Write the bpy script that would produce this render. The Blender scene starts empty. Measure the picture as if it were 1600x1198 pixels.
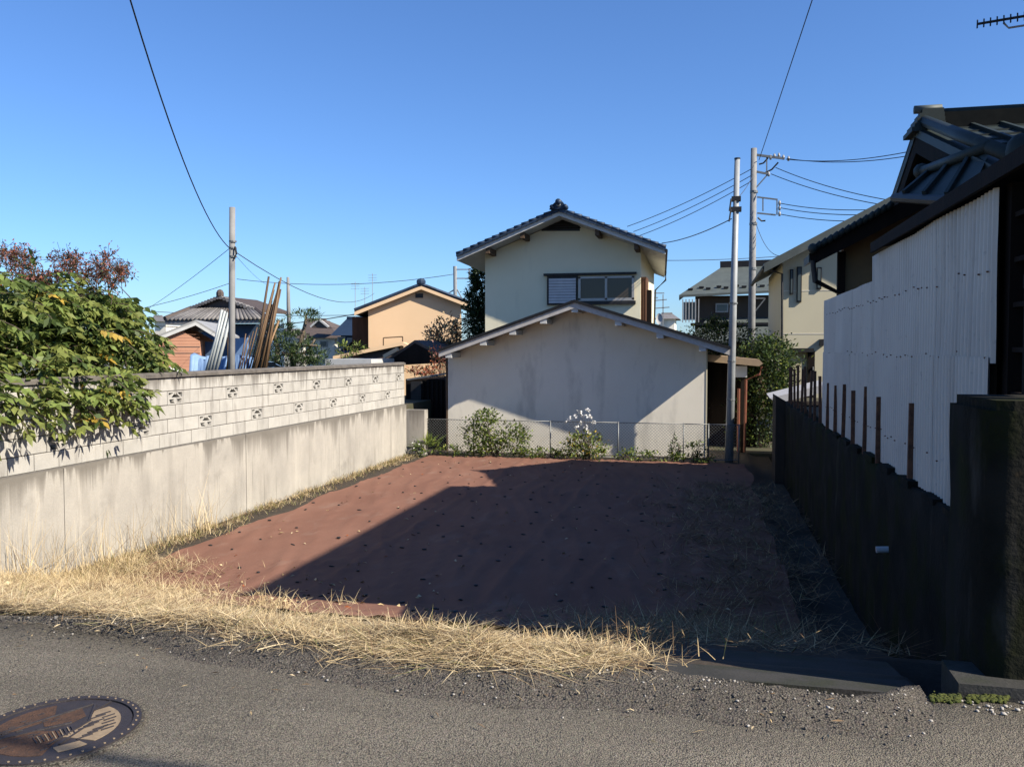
import bpy, math, random
import numpy as np
from mathutils import Vector, noise as mnoise
random.seed(7); RNG = np.random.default_rng(7)
SC = bpy.context.scene
COL = SC.collection
R = math.radians

# ------------------------------------------------------------------ camera, sky, sun, exposure
FPX, YAW, PITCH, EYE = 1340.0, R(12.8), math.atan(54/1340.0), 1.55
cam_d = bpy.data.cameras.new('camera'); cam = bpy.data.objects.new('camera', cam_d); COL.objects.link(cam)
cam.location = (0, 0, EYE); cam.rotation_euler = (math.pi/2-PITCH, 0, YAW)
cam_d.sensor_width = 36; cam_d.lens = FPX/1600*36; cam_d.clip_end = 6000; cam_d.clip_start = .05
SC.camera = cam
SUN = Vector((1, -.30, .80)).normalized()
w = bpy.data.worlds.new('World'); SC.world = w; w.use_nodes = True
nt = w.node_tree; bg = nt.nodes['Background']
sky = nt.nodes.new('ShaderNodeTexSky'); sky.sky_type = 'NISHITA'; sky.sun_disc = False
sky.sun_elevation = math.asin(SUN.z); sky.sun_rotation = math.atan2(SUN.x, SUN.y)
sky.air_density = 1.0; sky.dust_density = .5; sky.ozone_density = 6; sky.altitude = 100
wb = nt.nodes.new('ShaderNodeMix'); wb.data_type = 'RGBA'; wb.blend_type = 'MULTIPLY'; wb.inputs[0].default_value = 1
wb.inputs[7].default_value = (1.0, 1.24, 1.55, 1)   # the camera's white balance leaves the sky this blue
nt.links.new(sky.outputs[0], wb.inputs[6]); nt.links.new(wb.outputs[2], bg.inputs[0]); bg.inputs[1].default_value = .057
sl = bpy.data.lights.new('sun', 'SUN'); sl.energy = 5.0; sl.angle = R(.53); sl.color = (1, .91, .77)
so = bpy.data.objects.new('sun', sl); COL.objects.link(so); so.location = (20, -5, 30)
so.rotation_euler = (-SUN).to_track_quat('-Z', 'Y').to_euler()
SC.view_settings.view_transform = 'Standard'; SC.view_settings.look = 'None'
SC.view_settings.exposure = 1.05; SC.view_settings.gamma = 1; SC.view_settings.use_curve_mapping = False

# ------------------------------------------------------------------ measuring helpers: sight line met with a real plane of the place
def ray(x, y):
    u = (x-800)/FPX; v = -(y-599)/FPX
    f = math.cos(PITCH)+v*math.sin(PITCH); up = -math.sin(PITCH)+v*math.cos(PITCH)
    return Vector((u*math.cos(YAW)-f*math.sin(YAW), u*math.sin(YAW)+f*math.cos(YAW), up))
C0 = Vector((0, 0, EYE))
def PX(x, y, X): r = ray(x, y); return C0+r*(X/r.x)
def PY(x, y, Y): r = ray(x, y); return C0+r*(Y/r.y)
def PZ(x, y, Z): r = ray(x, y); return C0+r*((Z-EYE)/r.z)

# ------------------------------------------------------------------ materials
def new_mat(name):
    m = bpy.data.materials.new(name); m.use_nodes = True
    return m, m.node_tree, m.node_tree.nodes['Principled BSDF']
def N(t, typ, **kw):
    n = t.nodes.new(typ)
    for k, v in kw.items(): setattr(n, k, v)
    return n
KA = .70   # darkens base colours against the raised exposure, for deeper shade
def c4(c): return (c[0]*KA, c[1]*KA, c[2]*KA, 1)
def pos(t, scale=(1, 1, 1)):
    g = N(t, 'ShaderNodeNewGeometry'); mp = N(t, 'ShaderNodeMapping'); mp.inputs['Scale'].default_value = scale
    t.links.new(g.outputs['Position'], mp.inputs[0]); return mp.outputs[0]
def nz(t, scale, st=(1, 1, 1), detail=5, rough=.6, dist=0):
    n = N(t, 'ShaderNodeTexNoise'); n.inputs['Scale'].default_value = scale; n.inputs['Detail'].default_value = detail
    n.inputs['Roughness'].default_value = rough; n.inputs['Distortion'].default_value = dist
    t.links.new(pos(t, st), n.inputs['Vector']); return n.outputs[0]
def ramp(t, src, a, b, lo=0, hi=1):
    r = N(t, 'ShaderNodeMapRange'); r.inputs[1].default_value = a; r.inputs[2].default_value = b
    r.inputs[3].default_value = lo; r.inputs[4].default_value = hi; t.links.new(src, r.inputs[0]); return r.outputs[0]
def mix(t, fac, a, b, mode='MIX'):
    m = N(t, 'ShaderNodeMix', data_type='RGBA', blend_type=mode)
    for i, v in ((0, fac), (6, a), (7, b)):
        if isinstance(v, bpy.types.NodeSocket): t.links.new(v, m.inputs[i])
        elif i == 0: m.inputs[0].default_value = v
        else: m.inputs[i].default_value = c4(v)
    return m.outputs[2]
def mat(name, c1, c2=None, scale=3., st=(1, 1, 1), rough=.85, bump=0, bscale=40, metal=0, spec=.3, rnd=0, streaks=(), fine=0, bst=(1, 1, 1), bdist=.01):
    """base colour c1-c2 by noise; streaks = [(colour, noise scale, stretch, from, to, amount)]; fine = grain contrast"""
    m, t, p = new_mat(name)
    c2 = c2 or tuple(v*.78 for v in c1)
    col = mix(t, ramp(t, nz(t, scale, st), .3, .7), c1, c2)
    for sc, s_scale, s_st, a, b, amt in streaks:
        col = mix(t, ramp(t, nz(t, s_scale, s_st), a, b, 0, amt), col, sc)
    if fine:
        g = ramp(t, nz(t, bscale*2, detail=3), .3, .7, 1-fine, 1+fine)
        h = N(t, 'ShaderNodeHueSaturation'); t.links.new(g, h.inputs['Value']); t.links.new(col, h.inputs['Color']); col = h.outputs[0]
    if rnd:
        oi = N(t, 'ShaderNodeObjectInfo'); h = N(t, 'ShaderNodeHueSaturation')
        t.links.new(ramp(t, oi.outputs['Random'], 0, 1, 1-rnd, 1+rnd), h.inputs['Value']); t.links.new(col, h.inputs['Color']); col = h.outputs[0]
    t.links.new(col, p.inputs['Base Color'])
    p.inputs['Roughness'].default_value = rough; p.inputs['Metallic'].default_value = metal; p.inputs['Specular IOR Level'].default_value = spec
    if bump:
        b = N(t, 'ShaderNodeBump'); b.inputs['Strength'].default_value = bump; b.inputs['Distance'].default_value = bdist
        t.links.new(nz(t, bscale, bst, detail=4), b.inputs['Height']); t.links.new(b.outputs[0], p.inputs['Normal'])
    return m
def drips(m, ztop, reach, col, scale, amt):
    t = m.node_tree; p = t.nodes['Principled BSDF']; lk = p.inputs['Base Color'].links[0]; src = lk.from_socket
    g = N(t, 'ShaderNodeNewGeometry'); sx = N(t, 'ShaderNodeSeparateXYZ'); t.links.new(g.outputs['Position'], sx.inputs[0])
    ln = ramp(t, nz(t, scale, (1, 1, .02), 7, .75, .6), .44, .72, .01, reach)          # how far each run of dirt reaches down
    sub = N(t, 'ShaderNodeMath', operation='SUBTRACT'); sub.inputs[0].default_value = ztop; t.links.new(sx.outputs[2], sub.inputs[1])
    d = N(t, 'ShaderNodeMath', operation='DIVIDE'); t.links.new(sub.outputs[0], d.inputs[0]); t.links.new(ln, d.inputs[1])
    f = ramp(t, d.outputs[0], .2, 1.1, amt, 0)
    t.links.new(mix(t, f, src, col), p.inputs['Base Color'])
def leaf_mat(name, c, var=.35, trans=.35):
    m, t, p = new_mat(name)
    c = tuple(v/KA for v in c)
    col = mix(t, ramp(t, nz(t, 9), .3, .7), tuple(v*(1-var) for v in c), tuple(v*(1+var) for v in c))
    t.links.new(col, p.inputs['Base Color']); p.inputs['Roughness'].default_value = .55; p.inputs['Specular IOR Level'].default_value = .35
    tr = N(t, 'ShaderNodeBsdfTranslucent'); t.links.new(col, tr.inputs[0])
    mx = N(t, 'ShaderNodeMixShader'); mx.inputs[0].default_value = trans
    t.links.new(p.outputs[0], mx.inputs[1]); t.links.new(tr.outputs[0], mx.inputs[2])
    t.links.new(mx.outputs[0], t.nodes['Material Output'].inputs[0]); return m
def glass(name, c):
    m, t, p = new_mat(name); p.inputs['Base Color'].default_value = c4(c); p.inputs['Roughness'].default_value = .06
    p.inputs['Specular IOR Level'].default_value = .35; return m

M = {}
M['stucco'] = mat('stucco_cream', (1.0, .94, .80), (.93, .87, .74), 1.2, bump=.25, bscale=90, streaks=[((.36, .34, .30), 1.6, (1, 1, .35), .52, .72, .5), ((.30, .29, .27), 5, (1, 1, .12), .6, .8, .35)], fine=.05)
M['stucco_up'] = mat('stucco_pale', (1.0, .93, .68), (.94, .87, .63), 1.0, bump=.2, bscale=80, streaks=[((.45, .43, .36), 3, (1, 1, .15), .58, .8, .3)], fine=.04)
M['orange'] = mat('stucco_orange', (.80, .57, .36), (.74, .53, .33), .8, bump=.1)
M['pink'] = mat('brick_pink', (.66, .34, .21), (.56, .28, .18), 2)
M['yellow'] = mat('siding_yellow', (.72, .66, .47), (.67, .61, .44), 1, bump=.1)
M['tan'] = mat('plaster_tan', (.30, .21, .11), (.22, .16, .09), 2, bump=.2)
M['white'] = mat('white_paint', (.72, .71, .68), (.6, .6, .57), 4, rough=.6)
M['board'] = mat('fascia_paint', (.60, .57, .54), (.48, .46, .43), 6, (1, .2, 1), rough=.7, streaks=[((.28, .25, .22), 9, (1, 1, .5), .58, .75, .6)])
M['dark_wood'] = mat('dark_wood', (.024, .018, .015), (.014, .011, .010), 6, (1, 1, .15), bump=.3, spec=.1)
M['brown'] = mat('brown_paint', (.16, .075, .04), (.10, .05, .03), 6, (1, 1, .2))
M['roof_blue'] = mat('glazed_tile_blue', (.035, .060, .105), (.022, .04, .075), 6, rough=.5, spec=.22, rnd=.35)
M['roof_black'] = mat('roof_metal_dark', (.016, .018, .022), (.025, .026, .03), 4, rough=.7, spec=.1)
M['roof_green'] = mat('roof_metal_green', (.036, .050, .048), (.024, .034, .034), 3, rough=.55, spec=.2, rnd=.2, streaks=[((.12, .15, .13), 2.2, (1, 1, 1), .6, .78, .5)])
M['roof_slate'] = mat('roof_grey_green', (.115, .135, .125), (.085, .10, .095), 2, rough=.6, streaks=[((.19, .21, .19), 5, (1, .3, 1), .55, .8, .4)])
M['roof_grey'] = mat('roof_tile_grey', (.24, .23, .22), (.15, .14, .14), 5, rough=.6, rnd=.25)
M['roof_brown'] = mat('roof_tile_brown', (.12, .09, .075), (.08, .065, .06), 5, rough=.7, rnd=.2)
M['roof_zinc'] = mat('roof_zinc', (.42, .42, .40), (.33, .33, .32), 3, rough=.45)
M['glass'] = glass('window_glass', (.075, .055, .038))
M['glass_sky'] = glass('window_glass_pale', (.10, .13, .14))
M['alu'] = mat('aluminium', (.50, .48, .45), (.42, .41, .39), 5, rough=.4, metal=.3)
M['black'] = mat('black_frame', (.018, .018, .020), (.03, .03, .03), 5, rough=.5)
M['shutter'] = mat('shutter_white', (.66, .66, .68), (.56, .56, .58), 5, rough=.5)
M['curtain'] = mat('curtain', (.20, .13, .07), (.11, .07, .04), 9, (1, 1, .1))
M['block'] = mat('concrete_block', (.54, .52, .475), (.43, .415, .38), 5, rough=.95, bump=.5, bscale=70, rnd=.07, fine=.08,
    streaks=[((.20, .18, .16), 5.5, (1, 1, .16), .56, .74, .62), ((.70, .66, .58), 7, (1, 1, .1), .6, .8, .4), ((.13, .12, .11), 1.3, (1, 1, .6), .6, .76, .45)])
M['mortar'] = mat('mortar', (.19, .175, .16), (.13, .12, .11), 9, bump=.3)
M['retain'] = mat('retaining_concrete', (.485, .455, .40), (.36, .34, .305), 1.5, rough=.95, bump=.4, bscale=40, fine=.07,
    streaks=[((.22, .20, .175), 2.6, (1, 1, .16), .52, .76, .6), ((.58, .54, .47), 3.3, (1, 1, .13), .55, .75, .6), ((.12, .11, .10), .9, (1, 1, 1.3), .58, .75, .55), ((.10, .095, .085), 14, (1, 1, .05), .62, .75, .55)])
drips(M['block'], 1.14, .62, (.13, .115, .10), 2.6, .75); drips(M['retain'], .10, .95, (.15, .135, .115), 1.1, .8)
M['coping'] = mat('coping_concrete', (.11, .10, .09), (.19, .17, .15), 7, rough=.95, bump=.5)
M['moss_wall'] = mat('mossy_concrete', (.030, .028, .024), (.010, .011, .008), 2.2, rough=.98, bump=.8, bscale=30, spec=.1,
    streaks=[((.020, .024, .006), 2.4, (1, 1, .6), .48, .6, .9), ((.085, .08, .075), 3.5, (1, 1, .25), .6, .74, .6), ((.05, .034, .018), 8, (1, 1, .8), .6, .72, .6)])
M['sheet_white'] = mat('corrugated_white', (.78, .73, .64), (.70, .65, .58), 1.5, rough=.55, spec=.3, rnd=.05,
    streaks=[((.34, .29, .24), 5.0, (1, 1, .07), .55, .78, .6), ((.30, .22, .16), 11, (1, 1, .05), .64, .76, .55), ((.36, .34, .32), 16, (1, 1, 1), .62, .78, .6), ((.30, .28, .25), 1.1, (1, 1, 1), .58, .75, .4)])
M['rust'] = mat('rusty_iron', (.24, .115, .065), (.09, .05, .035), 14, rough=.95, bump=.5, streaks=[((.22, .18, .15), 11, (1, 1, .5), .60, .7, .5)])
M['wood_old'] = mat('old_timber', (.15, .095, .055), (.09, .06, .04), 8, (1, 1, .1))
M['bamboo'] = mat('bamboo', (.25, .155, .08), (.11, .065, .035), 9, (1, 1, .35), rough=.6, rnd=.5)
M['pipe'] = mat('plastic_pipe', (.52, .56, .56), (.42, .46, .46), 6, rough=.45)
M['pole'] = mat('pole_concrete', (.31, .31, .305), (.22, .22, .215), 4, rough=.85)
M['pole_steel'] = mat('pole_steel', (.40, .42, .43), (.31, .33, .34), 5, rough=.5, metal=.1, streaks=[((.2, .17, .14), 4, (1, 1, .2), .6, .8, .5)])
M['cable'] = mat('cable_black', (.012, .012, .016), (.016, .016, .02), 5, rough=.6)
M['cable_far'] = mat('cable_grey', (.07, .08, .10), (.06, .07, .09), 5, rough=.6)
M['porcelain'] = mat('porcelain', (.42, .42, .41), (.3, .3, .3), 5, rough=.3)
M['galv'] = mat('galvanised', (.26, .27, .27), (.19, .20, .20), 12, rough=.5, metal=.4)
M['copper_red'] = mat('red_drainpipe', (.26, .085, .045), (.18, .06, .035), 9, rough=.6)
M['cloth_blue'] = mat('blue_tarp', (.30, .45, .68), (.20, .34, .60), 4, rough=.6)
M['blue_wall'] = mat('blue_metal_wall', (.06, .11, .20), (.045, .085, .16), 3)
M['earth'] = mat('earth', (.075, .058, .042), (.045, .037, .028), 5, bump=.6, bscale=25, fine=.15)
M['garden'] = mat('garden_soil', (.09, .07, .05), (.06, .07, .035), 2, bump=.5)
M['field'] = mat('far_ground', (.14, .13, .09), (.09, .10, .06), .12, bump=.2, bscale=3)
M['slab'] = mat('old_concrete', (.055, .053, .050), (.03, .031, .028), 4, bump=.5, bscale=50, fine=.1, streaks=[((.03, .037, .014), 2, (1, 1, 1), .5, .65, .7)])
M['iron'] = mat('manhole_iron', (.045, .036, .036), (.03, .025, .026), 20, rough=.55, spec=.5, bump=.4, bscale=160)
M['iron_brown'] = mat('manhole_brown_fill', (.12, .062, .036), (.06, .036, .026), 30, rough=.8, bump=.8, bscale=120, fine=.25)
M['iron_cream'] = mat('manhole_cream_fill', (.34, .26, .17), (.24, .18, .12), 25, rough=.8, fine=.1)
M['pebble'] = mat('pebble', (.22, .195, .16), (.11, .10, .085), 35, rnd=.2)
M['stone_pale'] = mat('pale_chip', (.50, .47, .42), (.4, .37, .33), 20)
M['straw'] = mat('dry_straw', (.64, .49, .26), (.44, .32, .165), 6, rough=.8, fine=.25)
M['straw_pale'] = mat('pale_straw', (.84, .69, .43), (.64, .50, .29), 6, rough=.8)
M['straw_dark'] = mat('brown_straw', (.30, .19, .10), (.15, .10, .055), 6, rough=.9)
M['straw_green'] = leaf_mat('green_grass', (.17, .17, .05), .3, .2)
M['moss'] = mat('moss', (.10, .11, .02), (.05, .07, .015), 30, rough=1, bump=1, bscale=90)
M['bark'] = mat('bark', (.10, .075, .055), (.06, .045, .035), 9, (1, 1, .2), bump=.6)
M['bark_pine'] = mat('pine_bark', (.22, .17, .12), (.12, .09, .065), 9, bump=.6)
G1 = leaf_mat('leaf_green', (.135, .18, .035)); G2 = leaf_mat('leaf_deep_green', (.050, .085, .020)); G3 = leaf_mat('leaf_lime', (.215, .24, .052))
T1 = leaf_mat('tree_leaf', (.15, .20, .05), .5, .38); T2 = leaf_mat('tree_leaf_deep', (.065, .10, .026), .4, .4); T3 = leaf_mat('tree_leaf_lime', (.185, .215, .055), .35, .42); G4 = leaf_mat('leaf_yellow', (.38, .26, .045))
RD = leaf_mat('leaf_red_brown', (.21, .085, .065), .4, .2); OR = leaf_mat('leaf_orange', (.33, .10, .035)); DK = leaf_mat('leaf_dark_green', (.022, .042, .016), .3, .15); CR = leaf_mat('leaf_cream', (.46, .34, .19)); WH = leaf_mat('petal_white', (.75, .74, .72), .05, .3)
PN = leaf_mat('pine_needles', (.055, .085, .026), .3, .1)

# asphalt with aggregate, patches and worn tracks
def asphalt(name, base, dark, bump, vs):
    m, t, p = new_mat(name)
    col = mix(t, ramp(t, nz(t, .9, (1, .5, 1), 6), .38, .66), base, tuple(v*.72 for v in base))
    col = mix(t, ramp(t, nz(t, .9, (.22, 1.6, 1), 5, .6, .4), .47, .62, 0, .75), col, tuple(v*1.28 for v in base))
    col = mix(t, ramp(t, nz(t, 1.1, (.3, 1.4, 1), 6, .65, .8), .55, .68, 0, .6), col, tuple(v*.55 for v in base))
    v = N(t, 'ShaderNodeTexVoronoi'); v.inputs['Scale'].default_value = vs; t.links.new(pos(t), v.inputs['Vector'])
    hv = N(t, 'ShaderNodeHueSaturation'); hv.inputs['Saturation'].default_value = .25; t.links.new(v.outputs['Color'], hv.inputs['Color'])
    col = mix(t, .30, col, hv.outputs[0], 'OVERLAY')
    col = mix(t, ramp(t, v.outputs['Distance'], .35, .75, 0, .9), col, dark)
    col = mix(t, ramp(t, nz(t, 38, detail=3, rough=.7), .35, .7, 0, .42), col, tuple(v*.5 for v in base))
    col = mix(t, ramp(t, nz(t, 85, detail=2), .56, .66, 0, .5), col, tuple(v*1.7 for v in base))
    sp = ramp(t, nz(t, vs*.55, detail=2), .66, .74, 0, .55); col = mix(t, sp, col, (.42, .39, .34))
    cr = ramp(t, nz(t, 1.7, (1, 1, 1), 9, .75, 1.5), .495, .505, 0, 1)
    t.links.new(col, p.inputs['Base Color']); p.inputs['Roughness'].default_value = .92; p.inputs['Specular IOR Level'].default_value = .25
    b = N(t, 'ShaderNodeBump'); b.inputs['Strength'].default_value = bump; b.inputs['Distance'].default_value = .006; b.invert = True
    t.links.new(v.outputs['Distance'], b.inputs['Height'])
    b2 = N(t, 'ShaderNodeBump'); b2.inputs['Strength'].default_value = .9; b2.inputs['Distance'].default_value = .012
    t.links.new(nz(t, 30, detail=5, rough=.7), b2.inputs['Height']); t.links.new(b.outputs[0], b2.inputs['Normal']); t.links.new(b2.outputs[0], p.inputs['Normal'])
    return m
M['asphalt'] = asphalt('asphalt', (.225, .200, .158), (.06, .053, .045), .9, 150)
M['asphalt_rough'] = asphalt('rough_asphalt', (.150, .132, .108), (.040, .035, .030), 1.0, 105)
# red-brown weed fabric: fine weave, dust, faint fold lines
def fabric():
    m, t, p = new_mat('weed_fabric')
    col = mix(t, ramp(t, nz(t, 1.1, (1, .6, 1), 6), .35, .68), (.262, .135, .096), (.218, .108, .077))
    col = mix(t, ramp(t, nz(t, 3.5, (1, .4, 1), 7), .56, .74, 0, .5), col, (.30, .20, .155))
    col = mix(t, ramp(t, nz(t, 60, detail=3), .6, .8, 0, .35), col, (.12, .06, .05))
    t.links.new(col, p.inputs['Base Color']); p.inputs['Roughness'].default_value = .9; p.inputs['Specular IOR Level'].default_value = .15
    b = N(t, 'ShaderNodeBump'); b.inputs['Strength'].default_value = .22; b.inputs['Distance'].default_value = .03
    t.links.new(nz(t, 5, (1, .35, 1), 7, .65), b.inputs['Height'])
    t.links.new(b.outputs[0], p.inputs['Normal']); return m
M['fabric'] = fabric()

# ------------------------------------------------------------------ object helpers
def tag(o, label=None, cat=None, group=None, kind=None):
    if label: o['label'] = label
    if cat: o['category'] = cat
    if group: o['group'] = group
    if kind: o['kind'] = kind
    return o
def thing(name, label, cat, loc, group=None):
    o = bpy.data.objects.new(name, None); COL.objects.link(o); o.location = loc; o.empty_display_size = .2
    return tag(o, label, cat, group)
def wloc(o):
    v = Vector((0, 0, 0))
    while o is not None: v += Vector(o.location); o = o.parent
    return v
class MB:
    def __init__(s): s.v = []; s.f = []
    def quad(s, *p): n = len(s.v); s.v += [Vector(q) for q in p]; s.f.append(tuple(range(n, n+len(p)))); return s
    def box(s, x0, x1, y0, y1, z0, z1):
        n = len(s.v); s.v += [Vector((x, y, z)) for z in (z0, z1) for y in (y0, y1) for x in (x0, x1)]
        s.f += [tuple(n+i for i in q) for q in ((0, 2, 3, 1), (4, 5, 7, 6), (0, 1, 5, 4), (2, 6, 7, 3), (0, 4, 6, 2), (1, 3, 7, 5))]; return s
    def extr(s, poly, vec):
        vec = Vector(vec); n = len(s.v); k = len(poly); poly = [Vector(p) for p in poly]
        s.v += poly+[p+vec for p in poly]
        s.f += [tuple(range(n, n+k)), tuple(range(n+2*k-1, n+k-1, -1))]
        s.f += [(n+i, n+k+i, n+k+(i+1) % k, n+(i+1) % k) for i in range(k)]; return s
    def prism(s, xz, y0, y1): return s.extr([(x, y0, z) for x, z in xz], (0, y1-y0, 0))
    def tube(s, pts, r, seg=8, cap=True):
        pts = [Vector(p) for p in pts]; rs = r if isinstance(r, (list, tuple)) else [r]*len(pts); n = len(s.v)
        for i, p in enumerate(pts):
            d = (pts[min(i+1, len(pts)-1)]-pts[max(i-1, 0)]).normalized()
            a = d.cross(Vector((0, 0, 1)) if abs(d.z) < .9 else Vector((1, 0, 0))).normalized(); b = d.cross(a)
            s.v += [p+(a*math.cos(2*math.pi*k/seg)+b*math.sin(2*math.pi*k/seg))*rs[i] for k in range(seg)]
        for i in range(len(pts)-1):
            for k in range(seg):
                k2 = (k+1) % seg; s.f.append((n+i*seg+k, n+i*seg+k2, n+(i+1)*seg+k2, n+(i+1)*seg+k))
        if cap: s.f += [tuple(n+k for k in range(seg)), tuple(n+(len(pts)-1)*seg+k for k in reversed(range(seg)))]
        return s
    def bar(s, a, b, w, h):
        a, b = Vector(a), Vector(b); d = (b-a).normalized(); u = d.cross(Vector((0, 0, 1)) if abs(d.z) < .95 else Vector((1, 0, 0))).normalized()*w/2; v = d.cross(u).normalized()*h/2
        return s.extr([a-u-v, a+u-v, a+u+v, a-u+v], b-a)
    def ball(s, c, r, seg=8, rings=5):
        c = Vector(c); r = Vector(r) if not isinstance(r, (int, float)) else Vector((r, r, r)); n = len(s.v)
        for i in range(rings+1):
            th = math.pi*i/rings
            for k in range(seg):
                ph = 2*math.pi*k/seg; s.v.append(c+Vector((r.x*math.sin(th)*math.cos(ph), r.y*math.sin(th)*math.sin(ph), r.z*math.cos(th))))
        for i in range(rings):
            for k in range(seg):
                k2 = (k+1) % seg; s.f.append((n+i*seg+k, n+(i+1)*seg+k, n+(i+1)*seg+k2, n+i*seg+k2))
        return s
    def mesh(s, name, m, off=Vector((0, 0, 0)), smooth=False):
        me = bpy.data.meshes.new(name); me.from_pydata([v-off for v in s.v], [], s.f); me.validate()
        import bmesh
        b = bmesh.new(); b.from_mesh(me); bmesh.ops.recalc_face_normals(b, faces=b.faces); b.to_mesh(me); b.free()
        me.materials.append(M[m] if isinstance(m, str) else m)
        if smooth: me.shade_smooth()
        return me
    def build(s, name, m, parent=None, at=None, smooth=False, label=None):
        """a part in its parent's frame, or (parent None) a thing with its origin at `at`"""
        off = wloc(parent) if parent else Vector(at or (0, 0, 0))
        o = bpy.data.objects.new(name, s.mesh(name, m, off, smooth)); COL.objects.link(o)
        if parent: o.parent = parent
        else: o.location = off
        if label: o['label'] = label
        return o
def put(name, me, parent, loc, rot=None, scale=None):
    o = bpy.data.objects.new(name, me); COL.objects.link(o); o.parent = parent; o.location = Vector(loc)-wloc(parent)
    if rot: o.rotation_euler = rot
    if scale: o.scale = scale
    return o
def nmesh(name, V, F, mats, mi=None, parent=None, at=(0, 0, 0), smooth=False):
    """big mesh from arrays of quads"""
    off = np.array(wloc(parent) if parent else at); V = np.asarray(V, np.float32)-off.astype(np.float32); F = np.asarray(F, np.int32)
    me = bpy.data.meshes.new(name); me.vertices.add(len(V)); me.vertices.foreach_set('co', V.ravel())
    k = F.shape[1]; me.loops.add(F.size); me.loops.foreach_set('vertex_index', F.ravel())
    me.polygons.add(len(F)); me.polygons.foreach_set('loop_start', np.arange(0, F.size, k, dtype=np.int32))
    for m in mats: me.materials.append(M[m] if isinstance(m, str) else m)
    if mi is not None: me.polygons.foreach_set('material_index', np.asarray(mi, np.int32))
    if smooth: me.polygons.foreach_set('use_smooth', np.ones(len(F), bool))
    me.update(calc_edges=True); me.validate()
    o = bpy.data.objects.new(name, me); COL.objects.link(o)
    if parent: o.parent = parent
    else: o.location = at
    return o
def unit(a): return a/np.maximum(np.linalg.norm(a, axis=-1, keepdims=True), 1e-9)
def leaves(P, D, L, W, fold=.25):
    """rhombic leaves: base P, direction D, length L, width W -> V, F (two quads? one kite each)"""
    n = len(P); D = unit(D); up = np.tile([0, 0, 1.], (n, 1))+RNG.normal(0, .5, (n, 3)); S = unit(np.cross(D, up)); U = np.cross(S, D)
    L = np.broadcast_to(L, (n,))[:, None]; W = np.broadcast_to(W, (n,))[:, None]
    a = P; b = P+D*L*.45+S*W*.5+U*W*fold; c = P+D*L-U*L*.08; d = P+D*L*.45-S*W*.5+U*W*fold
    V = np.stack([a, b, c, d], 1).reshape(-1, 3); F = np.arange(4*n).reshape(n, 4); return V, F
def foliage(name, blobs, mats, weights, L, W, parent=None, at=None, up=.3, shell=.55):
    """blobs: (centre, radii, count); leaves through the volume, thicker near the outside, in uneven clumps"""
    Ps, Ds = [], []
    for c, r, n in blobs:
        c = np.array(c, float); r = np.array(r, float); k = max(10, int(n/22))
        cl = unit(RNG.normal(size=(k, 3)))*(.15+.85*RNG.random((k, 1)))**.5
        idx = RNG.integers(0, k, n); q = cl[idx]+RNG.normal(0, .20, (n, 3))
        Ps.append(c+q*r); Ds.append(unit(q)*1.0+RNG.normal(0, .75, (n, 3))+[0, 0, up])
    P = np.concatenate(Ps); D = np.concatenate(Ds); n = len(P)
    V, F = leaves(P, D, L*RNG.uniform(.6, 1.3, n), W*RNG.uniform(.7, 1.25, n))
    mi = RNG.choice(len(mats), n, p=np.array(weights)/sum(weights))
    return nmesh(name, V, F, mats, mi, parent, at or (0, 0, 0))
def blades(P, D, L, W, sag=.5, segs=3):
    n = len(P); D = unit(np.array(D, float)); S = unit(np.cross(D, [0, 0, 1.])+RNG.normal(0, .2, (n, 3)))
    L = np.asarray(L)[:, None]; W = np.asarray(W)[:, None]; sag = np.broadcast_to(sag, (n,))[:, None]
    V = []
    for i in range(segs+1):
        t = i/segs; c = P+D*L*t; c = c.copy(); c[:, 2:] -= sag*L*t*t; wd = W*(1-t*.85)*.5
        V += [c-S*wd, c+S*wd]
    V = np.stack(V, 1); k = 2*(segs+1)
    F = np.concatenate([np.array([[2*i, 2*i+1, 2*i+3, 2*i+2]]) for i in range(segs)])
    F = (np.arange(n)[:, None, None]*k+F[None]).reshape(-1, 4); return V.reshape(-1, 3), F, segs

def fb(x, y, s=1., o=0): return mnoise.noise(Vector((x*s, y*s, o)))
def cable(name, label, pts, r, m='cable', seg=5, group=None):
    o = MB().tube(pts, r, seg).build(name, m, None, pts[0], True); return tag(o, label, 'cable', group)
def sagline(a, b, sag, n=14):
    a, b = Vector(a), Vector(b); return [a.lerp(b, i/n)-Vector((0, 0, 4*sag*(i/n)*(1-i/n))) for i in range(n+1)]

# ================================================================== SETTING
ZL = -1.25
def sst(t): t = min(1, max(0, t)); return t*t*(3-2*t)
def zlot(x, y):
    d = y-4.22
    a = -.28*max(0, d)
    z = max(a, ZL) if abs(a-ZL) > .15 else None
    if z is None: k = .15; h = max(0, k-abs(a-ZL))/k; z = max(a, ZL)+h*h*k*.25
    return z+.012*fb(x, y, 1.1, 3)*min(1, max(0, d)*2)
def yedge(x):   # where the asphalt ends
    return 4.12-.20*sst((x+3.4)/2.2)+.05*fb(x, 0, 1.3, 9)+.03*fb(x, 0, 4, 2)+(.16*sst((x-.7)/.3) if x > .7 else 0)
def grid(name, xs, ys, fz, m, smooth=True):
    V = [(x, y, fz(x, y)) for y in ys for x in xs]; nx = len(xs)
    F = [(j*nx+i, j*nx+i+1, (j+1)*nx+i+1, (j+1)*nx+i) for j in range(len(ys)-1) for i in range(nx-1)]
    return nmesh(name, V, F, [m], smooth=smooth)
g = MB().quad((-3000, -3000, -1.6), (3000, -3000, -1.6), (3000, 3000, -1.6), (-3000, 3000, -1.6)).build('ground', 'field'); tag(g, kind='structure')
g = MB().box(-60, -7.86, 5.0, 26, -1.55, .06).build('garden_ground', 'garden'); tag(g, kind='structure')
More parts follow.
